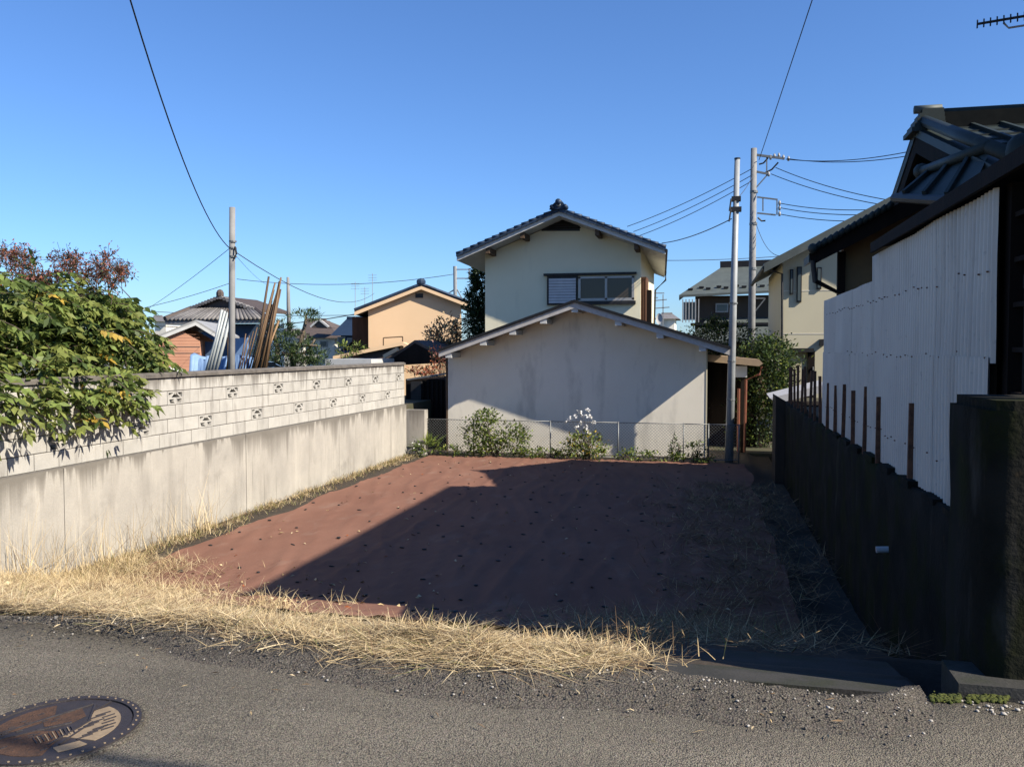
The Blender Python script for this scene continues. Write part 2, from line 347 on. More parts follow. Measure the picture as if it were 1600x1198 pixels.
g = MB().box(1.86, 40, 5.2, 24, -1.55, .25).build('neighbour_ground', 'garden'); tag(g, kind='structure')
# road: grid whose far edge follows yedge
xs = list(np.linspace(-30, -5, 26))[:-1]+list(np.linspace(-5, 3, 81))+list(np.linspace(3, 30, 28))[1:]
rows = 40; V = []; F = []
for j in range(rows+1):
    t = j/rows
    for x in xs:
        y = -14+t*(yedge(x)+14) if j < rows+1 else 0
        V.append((x, y, .012*fb(x, y, .8, 1)+.006*fb(x, y, 2.5, 5)))
nx = len(xs)
F = [(j*nx+i, j*nx+i+1, (j+1)*nx+i+1, (j+1)*nx+i) for j in range(rows) for i in range(nx-1)]
n0 = len(V); V += [(x, yedge(x)+.02, -1.5) for x in xs]; F += [(rows*nx+i, rows*nx+i+1, n0+i+1, n0+i) for i in range(nx-1)]
tag(nmesh('road', V, F, ['asphalt'], smooth=True), kind='structure')
# raised lip of rough asphalt along the lot
xs2 = np.linspace(-9, .97, 300); prof = [(-.50, -.006), (-.40, .003), (-.30, .02), (-.20, .036), (-.10, .050), (.0, .055), (.08, .045), (.16, .015), (.22, -.06), (.25, -.3)]
V = []
for x in xs2:
    wd = (.80+.30*fb(x, 0, .9, 4))*(.16+.84*sst((x+3.3)/1.2)); end = 1-sst((x-.80)/.16); bmp = 1-.45*sst((x-.1)/.6); hi = sst((x+4.2)/1.2)*.8+.2
    for k, (dy, dz) in enumerate(prof):
        r = .016*fb(x, dy*3, 9, 1)+.010*fb(x, dy, 22, 2) if 1 < k < 8 else 0
        V.append((x, yedge(x)+dy*wd+.012*fb(x, dy, 7, 6), (dz*bmp*hi+r*hi)*end if dz > 0 else dz))
k = len(prof); F = [(i*k+j, (i+1)*k+j, (i+1)*k+j+1, i*k+j+1) for i in range(len(xs2)-1) for j in range(k-1)]
tag(nmesh('road_edge', V, F, ['asphalt_rough'], smooth=True), kind='structure')
# the sunken lot
xs3 = np.linspace(-7.72, 1.64, 90); ys3 = np.concatenate([np.linspace(3.95, 11, 72), np.linspace(11.1, 24, 60)])
def zsoil(x, y):
    z = zlot(x, y)-.12*sst((4.65-y)/.35)
    if x > 1.0: z -= .35*sst((x-1.0)/.35)*sst((6.4-y)/1.0) if y < 6.4 else .10*sst((x-1.0)/.3)
    return z
tag(grid('lot_ground', xs3, ys3, zsoil, 'earth'), kind='structure')
tag(MB().box(-7.72, 6, 24, 60, -1.58, -1.27).build('back_ground', 'garden'), kind='structure')
tag(MB().extr([(-.25, 4.2, -.04), (.98, 4.2, -.04), (1.02, 5.2, -.24), (-.3, 5.2, -.24)], (0, 0, -.14)).build('concrete_slab', 'slab'), kind='structure')
tag(MB().extr([(1.12, 4.16, .045), (6, 4.05, .045), (6, 4.4, .05), (1.12, 4.45, .05)], (0, 0, -.5)).build('gutter_edge', 'slab'), kind='structure')

# ------------------------------------------------------------------ weed-control sheet with pins
SX0 = lambda y: -7.0+.18*fb(0, y, .7, 8)+(.9*sst((8.2-y)/2.2) if y < 8.2 else 0)
SX1 = lambda y: .95+.12*fb(0, y, .6, 2)-(2.1*sst((9-y)/3) if y < 9 else 0)
sheet = thing('weed_control_sheet', 'red-brown weed-control fabric pinned flat over the vacant lot', 'ground sheet', (-3.3, 13, ZL))
ny, nxx = 230, 120; V = []
def zfab(x, y):
    ww = x*2.6+y*.55+1.2*fb(x, y, .35, 50)
    rd = 1-abs(fb(ww, y*.18, 1, 12)); rd2 = 1-abs(fb(x*4.5+y*1.9, y*.35-x*.3, 1, 15))
    wr = .036*max(0, rd-.86)/.14*(.4+.6*abs(fb(x, y, .4, 61)))+.045*max(0, rd2-.88)/.12*max(0, fb(x, y, .5, 77))+.006*fb(x*9, y*2.0, 1, 18)
    seam = .020*math.exp(-(((x+2.35+.05*fb(0, y, .5, 1))/.05)**2))+.018*math.exp(-(((x+4.4)/.05)**2))+.018*math.exp(-(((x+.45)/.05)**2))
    return zlot(x, y)+.035+wr+seam+.005*max(0, fb(x, y, 2.1, 30))
for j in range(ny+1):
    y = 5.9+(21.25+.08*0-5.9)*j/ny
    for i in range(nxx+1):
        x = SX0(y)+(SX1(y)-SX0(y))*i/nxx; yy = y+(.14*fb(x, 0, .9, 40) if j > ny-6 else 0); V.append((x, yy, zfab(x, yy)))
nv = nxx+1; F = [(j*nv+i, j*nv+i+1, (j+1)*nv+i+1, (j+1)*nv+i) for j in range(ny) for i in range(nxx)]
nmesh('fabric', V, F, ['fabric'], parent=sheet, smooth=True)
pin_m = MB().tube([(0, 0, 0), (0, 0, .012), (0, 0, .017)], [.034, .034, .014], 8).mesh('pin', 'black')
npin = 0
for i, x0 in enumerate(np.arange(-6.8, .5, .52)):
    y = 7.0+.5*(i % 2)+random.random()*.3
    while y < 21:
        x = x0+random.gauss(0, .06)
        if SX0(y)+.08 < x < SX1(y)-.05 and random.random() < .8: put('pin', pin_m, sheet, (x, y, zfab(x, y)+.002), (random.gauss(0, .15), random.gauss(0, .15), 0), (random.uniform(.45, 1.2), random.uniform(.4, .8), 1)); npin += 1
        y += random.uniform(.6, 1.3)

# ------------------------------------------------------------------ left wall: footing, blocks, vents, coping
WX, WY0, WY1, WZ = -7.7, 4.6, 21.2, .105
BH, BL, BD = .2055, .3945, .12
wall = thing('concrete_block_wall', 'pale concrete block wall with vent blocks on a stained concrete base', 'wall', (WX-.06, 13, -1.4))
for i, (a, b) in enumerate([(4.6, 8.95), (8.965, 13.2), (13.215, 17.0), (17.015, 21.22)]):
    mb = MB(); dy = .002*(i % 2); ny = 16
    mb.box(WX-.22, WX+.045-dy, a, b, -1.6, WZ-.012); mb.build('base_panel', 'retain', wall)
mb = MB(); mb.box(WX-.14, WX+.012, WY0, WY1, WZ-.012, WZ+.004)
for r in range(1, 6): mb.box(WX-BD+.008, WX-.006, WY0, WY1-.02, WZ+r*BH-.0055, WZ+r*BH+.0055)
VO = 8.94-.5*BL   # phase: a vent block of the second course starts here
ystart = VO-11*BL
blk = MB(); a, b = BL-.010, BH-.010; e = .006
blk.v = [Vector(p) for p in ((-BD, 0, 0), (-BD, a, 0), (-BD, a, b), (-BD, 0, b), (-e, 0, 0), (-e, a, 0), (-e, a, b), (-e, 0, b), (0, e, e), (0, a-e, e), (0, a-e, b-e), (0, e, b-e))]
blk.f = [(0, 1, 2, 3), (0, 4, 5, 1), (1, 5, 6, 2), (2, 6, 7, 3), (3, 7, 4, 0), (4, 8, 9, 5), (5, 9, 10, 6), (6, 10, 11, 7), (7, 11, 8, 4), (8, 11, 10, 9)]
blk_m = blk.mesh('block', 'block')
vb = MB(); t = .030
def pl(poly): vb.extr([(-BD, p[0]*a, p[1]*b) for p in poly], (BD, 0, 0))
pl([(0, 0), (1, 0), (1, .10), (0, .10)]); pl([(0, .9), (1, .9), (1, 1), (0, 1)]); pl([(0, .1), (.07, .1), (.07, .9), (0, .9)]); pl([(.93, .1), (1, .1), (1, .9), (.93, .9)])
pl([(.07, .40), (.93, .40), (.93, .52), (.07, .52)]); pl([(.45, .1), (.55, .1), (.55, .40), (.45, .40)])
pl([(.07, .52), (.22, .52), (.48, .9), (.38, .9)]); pl([(.93, .52), (.62, .9), (.52, .9), (.78, .52)])
pl([(.40, .9), (.60, .9), (.54, .76), (.46, .76)])
pl([(.07, .1), (.17, .1), (.10, .40), (.07, .40)]); pl([(.45, .1), (.45, .40), (.42, .40), (.36, .22)]); pl([(.93, .1), (.93, .40), (.90, .40), (.83, .1)]); pl([(.55, .1), (.64, .22), (.58, .40), (.55, .40)])
vent_m = vb.mesh('vent_block', 'block')
for r in range(5):
    off = 0 if r % 2 else .5*BL
    n = -1
    while True:
        n += 1; y = ystart-off+n*BL
        if y < WY0-.01: continue
        if y+BL > WY1+.02: break
        k = round((y-VO)/(BL)*2)
        vent = (r == 1 and k % 8 == 0) or (r == 3 and k % 8 == 4)
        o = put('vent_block' if vent else 'block', vent_m if vent else blk_m, wall, (WX+random.uniform(-.002, .003), y+.005, WZ+r*BH+.006))
        mb.box(WX-BD+.008, WX-.006, y-.0055, y+.0055, WZ+r*BH, WZ+(r+1)*BH)
    if y < WY1-.03: MB().box(WX-BD, WX, y+.005, WY1, WZ+r*BH+.006, WZ+(r+1)*BH-.005).build('block', 'block', wall)
mb.build('mortar', 'mortar', wall)
zc0 = WZ+5*BH
y = WY0
while y < WY1:
    l = min(.6, WY1+.02-y); MB().extr([(WX-.16, y, zc0), (WX+.035, y, zc0), (WX+.035, y, zc0+.045), (WX-.02, y, zc0+.072), (WX-.16, y, zc0+.072)], (0, l-.006, 0)).build('coping', 'coping', wall); y += .6
mb = MB().box(WX-.05, WX+.5, 21.34, 21.62, -1.5, -.05)
tag(mb.build('concrete_gatepost', 'retain', None, (WX+.2, 21.5, -1.5)), 'short pale concrete post past the end of the block wall', 'post')

# ------------------------------------------------------------------ right boundary: mossy wall, pier, iron posts, corrugated fence
MX = 1.63
V = []; ys4 = np.linspace(4.9, 19.1, 120); F = []
for y in ys4:
    zt = .42+.03*fb(0, y, 1.5, 3)+.025*fb(0, y, 5, 7); jx = 0
    zs = [-1.7, -1.1, -.9, -.7, -.5, -.3, -.1, .1, .25, zt-.04]
    for z in zs: V.append((MX+jx+.022*fb(y, z, 2.2, 5)+.012*fb(y, z, 7, 6), y, z))
    V += [(MX+.03, y, zt), (MX+.20, y, zt-.01), (MX+.20, y, -1.7)]
k = 13; F = [(i*k+j, i*k+j+1, (i+1)*k+j+1, (i+1)*k+j) for i in range(len(ys4)-1) for j in range(k-1)]
mw = thing('mossy_wall', 'dark mossy low concrete wall along the right side of the lot', 'wall', (MX+.1, 12, -1.5))
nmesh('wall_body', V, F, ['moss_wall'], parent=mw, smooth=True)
MB().tube([(MX+.05, 8.35, -.28), (MX-.10, 8.35, -.29)], .030, 10).build('drain_pipe', 'white', mw)
for i in range(9):
    y = 5.2+i*.8; MB().box(MX-.01+random.random()*.01, MX+.12, y, y+.33+.2*random.random(), .40, .445+.02*random.random()).build('cap_stone', 'moss_wall', mw)
pier = thing('mossy_pier', 'tall dark mossy concrete pier at the road corner of the wall', 'pier', (1.6, 4.55, 0))
V = []; zs = np.linspace(-1.2, 1.27, 22); outl = [(1.24, 4.86), (1.24, 4.6), (1.26, 4.28), (1.36, 4.26), (1.9, 4.25), (2.6, 4.24), (2.6, 4.86)]
for z in zs:
    for x, y in outl: V.append((x+.014*fb(y*3, z, 2, 1), y+.012*fb(x*3, z, 2, 4), z))
n = len(outl); F = [(j*n+i, j*n+(i+1) % n, (j+1)*n+(i+1) % n, (j+1)*n+i) for j in range(len(zs)-1) for i in range(n)]
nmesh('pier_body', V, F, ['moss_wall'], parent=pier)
MB().extr([(x+(.03 if x < 1.3 else 0), y+(.02 if y < 4.3 else 0), 1.255) for x, y in outl], (0, 0, .06)).build('pier_cap', 'moss_wall', pier)
# low end wall beyond
tag(MB().extr([(1.45, 19.15, -1.5), (1.95, 19.15, -1.5), (1.95, 19.15, .25), (1.45, 19.15, .55)], (0, .9, 0)).build('timber_panel', mat('panel_wood', (.075, .055, .038), (.045, .035, .026), 7, (1, 1, .2), bump=.5), None, (1.7, 19.3, -1.5)), 'weathered brown timber panel closing the far end of the mossy wall', 'panel')
# rusty posts
FZ = .43
ip = [7.75, 9.15, 9.9, 10.65, 11.4, 12.1, 12.85, 13.6, 14.3, 14.95, 15.6, 16.25, 16.9, 17.5, 18.1, 18.6]
names = ['nearest', 'second', 'third', 'fourth', 'fifth', 'sixth', 'seventh', 'eighth', 'ninth', 'tenth', 'eleventh', 'twelfth', 'thirteenth', 'fourteenth', 'fifteenth', 'farthest']
for i, y in enumerate(ip):
    h = .66 if i < 8 else .78
    o = MB().bar((MX+.045, y, FZ-.08), (MX+.045+random.gauss(0, .01), y+random.gauss(0, .015), FZ+h+random.gauss(0, .03)), .036, .042).build('iron_post', 'rust', None, (MX+.045, y, FZ-.08))
    tag(o, f'{names[i]} rusty iron stub post on the mossy wall, counting away from the road pier' if i not in (0, 15) else (f'tall rusty iron stub post {names[i]} the road, standing alone before the white fence' if i == 0 else 'rusty iron stub post farthest from the road on the mossy wall'), 'post', 'rusty posts on the mossy wall')
# corrugated fence
CXF = 1.705
cf = thing('corrugated_fence', 'tall white corrugated plastic fence on top of the mossy wall', 'fence', (CXF, 9.5, .4))
def corr(y0, y1, z0, z1, dx):
    mb = MB(); p = .086; n = int((y1-y0)/p*8); 
    rows_z = [z0+(z1-z0)*k/5 for k in range(6)]
    pts = []
    for z in rows_z:
        for i in range(n+1):
            y = y0+(y1-y0)*i/n; ph = (y/p) % 1; f = max(-1, min(1, 1.7*math.sin(2*math.pi*ph)))
            pts.append(Vector((CXF+dx+.013*f*(1+.5*fb(y, z, 1.7, 6))+.012*fb(y, z, 1.2, 3), y, z+.006*fb(y, z, .8, 9))))
    mb.v = pts; m = n+1
    mb.f = [(j*m+i, j*m+i+1, (j+1)*m+i+1, (j+1)*m+i) for j in range(5) for i in range(n)]
    return mb
y = 5.82; i = 0
while y < 13.5:
    y1 = min(y+.66, 13.56); top = 2.53 if y < 9.3 else 2.27
    jit = random.uniform(-.004, .004)
    corr(y-(.03 if i else 0), y1+.035, .42+random.uniform(-.006, .006), 1.50, .002*(i % 2)).build('sheet', 'sheet_white', cf, smooth=True)
    corr(y-(.03 if i else 0)+random.uniform(-.0, .01)-(0.03 if i == 0 else 0), y1+.035, 1.46+random.uniform(-.006, .006), top+jit, .010+.002*(i % 2)).build('sheet', 'sheet_white', cf, smooth=True)
    y += .66; i += 1
nail = MB().tube([(0, 0, 0), (-.012, 0, 0)], .006, 6).mesh('nail', 'rust')
for z in (.72, 1.49, 2.05):
    for i in range(50):
        yy = 5.9+i*.15
        if random.random() < .75: put('nail', nail, cf, (CXF-.012+.012*(z > 1.45), yy+random.gauss(0, .02), z+random.gauss(0, .012)))
for yy in np.arange(6.0, 13.6, 1.25): MB().box(CXF+.045, CXF+.095, yy, yy+.05, .25, 2.2).build('fence_post', 'wood_old', cf)
for z in (.7, 1.47, 2.0): MB().box(CXF+.028, CXF+.044, 5.85, 13.5, z, z+.05).build('rail', 'wood_old', cf)

# lean-to behind it, by the road
lt = thing('lean_to_shed', 'dark timber lean-to shed behind the white fence beside the pier', 'shed', (2.6, 6, .25))
MB().extr([(1.66, 4.02, 2.57), (1.66, 9.45, 2.57), (3.6, 9.45, 3.0), (3.6, 4.02, 3.0)], (0, 0, .05)).build('roof', 'roof_black', lt)
MB().box(1.63, 1.658, 4.0, 9.47, 2.535, 2.635).build('fascia', 'dark_wood', lt)
MB().box(1.63, 3.6, 3.975, 3.998, 2.50, 2.62).build('front_fascia', 'dark_wood', lt)
for x, y0 in ((1.78, 5.74), (1.98, 5.2), (2.6, 5.2), (1.78, 9.3), (2.5, 4.1)): MB().box(x, x+.1, y0, y0+.1, .25, 2.55).build('post', 'dark_wood', lt)
MB().box(1.99, 3.5, 5.62, 5.70, .25, 2.6).build('inner_wall', 'dark_wood', lt)
for k in range(9):
    xx = 1.60+k*.215; MB().box(xx, xx+.208, 4.90+.004*(k % 2), 4.94, .2, 2.52).build('front_board', 'dark_wood', lt)
MB().box(1.58, 3.6, 4.87, 4.895, 1.86, 1.93).build('front_batten', 'dark_wood', lt)
for z in np.arange(.45, 2.5, .27): MB().box(1.80, 2.0, 5.45, 5.75, z, z+.03).build('shelf_slat', 'dark_wood', lt)
MB().box(2.9, 3.0, 5.7, 9.3, .25, 2.7).build('back_wall', 'dark_wood', lt)
MB().box(1.84, 1.87, 5.9, 9.28, .25, 2.5).build('side_lining', 'dark_wood', lt)

# ------------------------------------------------------------------ neighbour's house on the right
jh = thing('tile_roof_house', 'old house with dark green ridged roof and tan walls behind the white fence', 'house', (7, 16, .25))
GX, RY, RZ = 3.48, 16.2, 5.36
FY, FZ2, NY, NZ = 19.0, 3.98, 11.35, 3.64
def slope_panel(name, a, b, c, d, th, m='roof_green'):
    return MB().extr([a, b, c, d], (0, 0, -th)).build(name, m, jh)
XB = 15
slope_panel('roof_near', (GX, RY, RZ), (XB, RY, RZ), (XB, NY, NZ), (GX, NY, NZ), .14)
slope_panel('roof_far', (GX, RY, RZ), (XB, RY, RZ), (XB, FY, FZ2), (GX, FY, FZ2), .14)
for k in range(24):
    x = GX+.42+k*.45; MB().bar((x, RY-.15, RZ-.02), (x, NY, NZ+.03), .06, .07).build('roof_rib', 'roof_green', jh)
for k in range(9):
    t = (k+.5)/9.; yy = RY+(NY-RY)*t; zz = RZ+(NZ-RZ)*t
    MB().box(GX+.3, XB, yy-.012, yy+.012, zz-.02, zz+.022).build('roof_step', 'roof_green', jh)
MB().box(GX+.35, XB, RY-.16, RY+.16, RZ-.05, RZ+.22).build('ridge', mat('ridge_black', (.010, .012, .013), (.016, .018, .018), 5, rough=.9, spec=.04), jh)
MB().tube([(GX+.35, RY, RZ+.24), (XB, RY, RZ+.24)], .08, 8).build('ridge_cap', 'roof_green', jh, smooth=True)
# verge ridges of the gable, stepped tiles at the peak
for a, b in (((GX+.12, RY, RZ+.14), (GX+.12, NY, NZ+.16)), ((GX+.12, RY, RZ+.14), (GX+.12, FY, FZ2+.16))):
    o = MB().tube([a, b], .10, 8).build('verge_ridge', 'roof_green', jh, smooth=True)
o = MB(); 
for k in range(5): o.box(GX-.12+.05*k, GX+.42, RY-.34+.045*k, RY+.34-.045*k, RZ-.12+.085*k, RZ-.045+.085*k)
orn = o.build('ridge_end_ornament', 'roof_green', jh)
MB().tube([(GX-.02, RY, RZ+.32), (GX+.42, RY, RZ+.32)], .07, 10).build('round_tile', 'roof_slate', orn, smooth=True)
MB().ball((GX+.12, NY-.02, NZ+.24), (.17, .15, .22), 10, 6).build('verge_end_tile', 'roof_green', jh, smooth=True)
# gable board, gable wall
MB().extr([(GX+.02, RY, RZ-.1), (GX+.02, NY+.1, NZ-.06), (GX+.02, NY+.1, NZ-.36), (GX+.02, RY, RZ-.42)], (.06, 0, 0)).build('bargeboard', 'dark_wood', jh)
MB().extr([(GX+.02, RY, RZ-.1), (GX+.02, FY-.1, FZ2-.06), (GX+.02, FY-.1, FZ2-.36), (GX+.02, RY, RZ-.42)], (.06, 0, 0)).build('bargeboard', 'dark_wood', jh)
MB().extr([(GX+.8, NY+.6, 3.1), (GX+.8, FY-.5, 3.3), (GX+.8, RY, RZ-.3)], (.1, 0, 0)).build('gable_wall', 'tan', jh)
MB().extr([(GX+.76, RY-1.2, 3.75), (GX+.76, RY+.7, 3.9), (GX+.76, RY-.2, 4.4)], (.03, 0, 0)).build('gable_panel', 'white', jh)
# lower pent roof under the gable, side wing with verge facing the road
P1, P2, P3, P4 = PY(1546, 238, 12.4), PY(1440, 276, 14.8), PY(1398, 306, 14.3), PY(1512, 312, 11.8)
mb = MB()
for i in range(9):
    for j in range(5): mb.v.append(P1.lerp(P2, i/8.).lerp(P4.lerp(P3, i/8.), j/4.))
mb.f = [(i*5+j, i*5+j+1, i*5+j+6, i*5+j+5) for i in range(8) for j in range(4)]
mb.build('pent_roof', 'roof_green', jh, smooth=True)
MB().tube([P1+Vector((0, 0, .08)), P2+Vector((0, 0, .08))], .08, 8).build('pent_ridge', 'roof_green', jh, smooth=True)
MB().ball(P2+Vector((0, 0, .08)), .13, 8, 5).build('pent_end_tile', 'roof_green', jh, smooth=True)
for t in (.25, .55, .85):
    MB().bar(P1.lerp(P2, t)+Vector((0, 0, .05)), P4.lerp(P3, t)+Vector((0, 0, .05)), .05, .08).build('roof_rib', 'roof_green', jh)
MB().tube([P3+Vector((0, 0, -.03)), P4+Vector((0, 0, -.03))], .07, 8).build('pent_gutter', 'black', jh)
VY = 17.2
A_, B_ = PY(1264, 398, VY), PY(1386, 330, VY)
dr = (B_-A_); B2 = A_+dr*1.75
MB().extr([A_, B2, B2+Vector((0, 0, -.20)), A_+Vector((0, 0, -.15))], (0, .9, 0)).build('wing_roof', 'roof_green', jh)
MB().extr([A_+Vector((.0, -.03, .02)), B2+Vector((0, -.03, .02)), B2+Vector((0, -.03, -.34)), A_+Vector((.05, -.03, -.2))], (0, .06, 0)).build('wing_bargeboard', 'dark_wood', jh)
nt_ = 14
for k in range(nt_):
    p = A_+dr*(1.05*k/nt_); MB().tube([p+Vector((0, -.12, .05)), p+dr*(1.0/nt_)*1.05+Vector((0, -.12, .09))], .06, 7).build('verge_tile', 'roof_green', jh, smooth=True)
MB().ball(A_+Vector((.05, -.15, .10)), (.09, .10, .10), 8, 5).build('eave_end_tile', 'roof_green', jh, smooth=True)
wl = PY(1318, 420, VY+.6)
MB().extr([(wl.x, VY+.6, .2), (wl.x+2.6, VY+.6, .2), (wl.x+2.6, VY+.6, A_.z-.1+dr.z/dr.x*(wl.x+2.6-A_.x)), (wl.x, VY+.6, A_.z-.1+dr.z/dr.x*(wl.x-A_.x))], (0, .35, 0)).build('wing_wall', 'tan', jh)
MB().tube([A_+Vector((.06, -.1, -.12)), A_+Vector((.10, -.1, -.5)), (wl.x-.05, VY+.3, A_.z-.75), (wl.x-.05, VY+.3, .3)], .05, 8).build('downpipe', 'black', jh)
MB().box(wl.x-.12, wl.x+.02, VY+.5, VY+.62, .3, A_.z+.1).build('corner_post', 'dark_wood', jh)
MB().box(wl.x+.55, wl.x+.68, VY+.52, VY+.61, 2.6, 3.3).build('wall_bracket', 'wood_old', jh)
# main body walls
MB().box(GX+.85, XB-1, NY+1.0, FY-.6, .2, 3.7).build('wall', 'tan', jh)
MB().box(GX+.82, GX+.86, NY+1.4, RY-1, 1.2, 3.0).build('shutter_box', 'dark_wood', jh)
# two-storey front part of the same house, out of frame to the right
mb = MB().box(5.6, 13, 5.6, 13.0, .2, 6.7); mb.build('front_block_wall', 'tan', jh)
MB().extr([(5.2, 5.0, 6.85), (5.2, 13.35, 6.85), (9.2, 13.35, 8.3), (9.2, 5.0, 8.3)], (0, 0, .14)).build('front_block_roof', 'roof_green', jh)
MB().extr([(9.2, 5.0, 8.3), (9.2, 13.35, 8.3), (13.4, 13.35, 6.85), (13.4, 5.0, 6.85)], (0, 0, .14)).build('front_block_roof', 'roof_green', jh)
for k in range(24):
    y = 5.1+k*.35; MB().bar((5.5, y, 7.09), (9.2, y, 8.44), .12, .08).build('roof_rib', 'roof_green', jh)
for y0 in (8, 10.6):
    wf = MB().box(5.56, 5.60, y0, y0+1.7, 4.6, 5.7).build('window', 'alu', jh); MB().box(5.545, 5.56, y0+.06, y0+1.64, 4.66, 5.64).build('pane', 'glass', wf)

# TV antenna
an = thing('tv_antenna', 'long comb-shaped aerial against the sky at top right corner', 'antenna', (4.05, 9.8, 3))
a0, a1 = PY(1527, 38, 10.2), PY(1680, 12, 9.7)
MB().tube([a0, a1], .014, 6).build('boom', 'black', an)
for k in range(15):
    p = a0.lerp(a1, k/14.); MB().tube([p+Vector((-.012, -.04, -.055)), p+Vector((.012, .04, .055))], .008, 5).build('element', 'black', an)
b0, b1 = PY(1568, 36, 10.05), PY(1576, 44, 10.05)
MB().tube([b0, b1, PY(1690, 26, 9.7)], .011, 6).build('support_arm', 'alu', an)
mt = PY(1680, 12, 9.7); MB().tube([(mt.x, mt.y, 3.0), (mt.x, mt.y, mt.z+.4)], .02, 6).build('mast', 'galv', an)

# ------------------------------------------------------------------ the cream house at the back
ch = thing('cream_house', 'cream stucco house with low gabled wing and blue-tiled upper storey', 'house', (-3.4, 26, ZL))
FYh, OV = 22.6, .88
lt_, ap_, rt_ = PY(686, 547, FYh-OV), PY(898, 470, FYh-OV), PY(1140, 543, FYh-OV)
def zr(x): return (lt_.z+(ap_.z-lt_.z)*(x-lt_.x)/(ap_.x-lt_.x)) if x < ap_.x else (rt_.z+(ap_.z-rt_.z)*(rt_.x-x)/(rt_.x-ap_.x))
xl, xr = -6.94, 0.0
MB().prism([(xl, -1.4), (xr, -1.4), (xr, zr(xr)-.12), (ap_.x, ap_.z-.12), (xl, zr(xl)-.12)], FYh, 31).build('wing_wall', 'stucco', ch)
for a, b in ((lt_, ap_), (ap_, rt_)):
    MB().extr([a+Vector((0, 0, .0)), b+Vector((0, 0, .0)), b+Vector((0, 0, -.10)), a+Vector((0, 0, -.10))], (0, 9.5, 0)).build('wing_roof', 'roof_black', ch)
    MB().extr([a+Vector((0, -.07, .03)), b+Vector((0, -.07, .03)), b+Vector((0, -.07, -.042)), a+Vector((0, -.07, -.042))], (0, .3, 0)).build('roof_edge', 'roof_black', ch)
    MB().extr([a+Vector((0, -.03, -.045)), b+Vector((0, -.03, -.045)), b+Vector((0, -.03, -.185)), a+Vector((0, -.03, -.185))], (0, .05, 0)).build('wing_bargeboard', 'board', ch)
    MB().extr([a+Vector((0, .03, -.105)), b+Vector((0, .03, -.105)), b+Vector((0, .03, -.13)), a+Vector((0, .03, -.13))], (0, OV-.035, 0)).build('wing_soffit', 'board', ch)
for px in (701, 755, 801, 849, 898, 966, 1031, 1098):
    x = PY(px, 540, FYh-OV+.02).x; z = zr(x)-.16
    MB().box(x-.085, x+.085, FYh-OV+.0, FYh-.01, z-.13, z+.0).build('purlin_end', 'white', ch)
MB().tube([(xl-.04, FYh+.03, -1.3), (xl-.04, FYh+.03, zr(xl)-.2)], .035, 8).build('downpipe', 'wood_old', ch)
MB().box(xr-.02, xr+.015, FYh-.012, FYh+.05, -1.3, zr(xr)-.2).build('corner_trim', 'yellow', ch)
# upper storey
UY, UO = 25.5, .88
ul, ua, ur = PY(714, 399, UY-UO), PY(874, 328, UY-UO), PY(1040, 388, UY-UO)
def zu(x): return (ul.z+(ua.z-ul.z)*(x-ul.x)/(ua.x-ul.x)) if x < ua.x else (ur.z+(ua.z-ur.z)*(ur.x-x)/(ur.x-ua.x))
x0, x1 = PY(758, 420, UY).x, PY(1001, 420, UY).x
MB().prism([(x0, 1), (x1, 1), (x1, zu(x1)-.16), (ua.x, ua.z-.16), (x0, zu(x0)-.16)], UY, 32).build('upper_wall', 'stucco_up', ch)
for a, b in ((ul, ua), (ua, ur)):
    MB().extr([a, b, b+Vector((0, 0, -.08)), a+Vector((0, 0, -.08))], (-.42, 8.2, 0)).build('upper_roof', 'roof_blue', ch)
    MB().extr([a+Vector((0, -.03, -.02)), b+Vector((0, -.03, -.02)), b+Vector((0, -.03, -.17)), a+Vector((0, -.03, -.17))], (0, .06, 0)).build('upper_bargeboard', 'white', ch)
    MB().extr([a+Vector((0, .04, -.10)), b+Vector((0, .04, -.10)), b+Vector((0, .04, -.16)), a+Vector((0, .04, -.16))], (-.41, 8.0, 0)).build('upper_soffit', 'white', ch)
    n = 14
    for k in range(n):
        p, q = a.lerp(b, k/n), a.lerp(b, (k+1.06)/n); lo, hi = (p, q) if p.z < q.z else (q, p)
        MB().tube([lo+Vector((0, -.06, .045)), hi+Vector((0, -.06, .02))], [.055, .045], 8).build('verge_tile', 'roof_blue', ch, smooth=True)
        MB().extr([lo+Vector((0, -.1, .05)), hi+Vector((0, -.1, .02)), hi+Vector((0, -.1, -.06)), lo+Vector((0, -.1, -.045))], (0, .06, 0)).build('verge_tile_skirt', 'roof_blue', ch)
MB().tube([ua+Vector((0, -.1, .12)), ua+Vector((-.41, 8, .12))], .13, 8).build('ridge', 'roof_blue', ch, smooth=True)
orn = MB().extr([ua+Vector(p) for p in ((-.27, -.16, .0), (.27, -.16, .0), (.19, -.16, .12), (.11, -.16, .19), (-.11, -.16, .19), (-.19, -.16, .12))], (0, .12, 0)).build('ridge_ornament', 'roof_blue', ch)
MB().tube([ua+Vector((0, -.22, .20)), ua+Vector((0, .3, .20))], .09, 10).build('round_tile', 'roof_blue', orn, smooth=True)
for s in (-1, 1): MB().tube([ua+Vector((s*.19, -.19, .07)), ua+Vector((s*.19, .1, .07))], .065, 8).build('round_tile', 'roof_blue', orn, smooth=True)
MB().ball(ua+Vector((0, -.17, .13)), (.07, .03, .07), 8, 5).build('boss', 'galv', orn)
gx = [PY(x, y, UY-.012) for x, y in ((846, 361), (906, 361), (906, 351), (876, 334), (846, 351))]
gv = MB().extr(gx, (0, .008, 0)).build('gable_vent', 'black', ch)
for k in range(4):
    z = gx[0].z+.05+.075*k; hw = .48-max(0, k-1)*.13; MB().box(ua.x-hw+.02, ua.x+hw+.02, UY-.04, UY-.014, z, z+.025).build('louvre', 'dark_wood', gv)
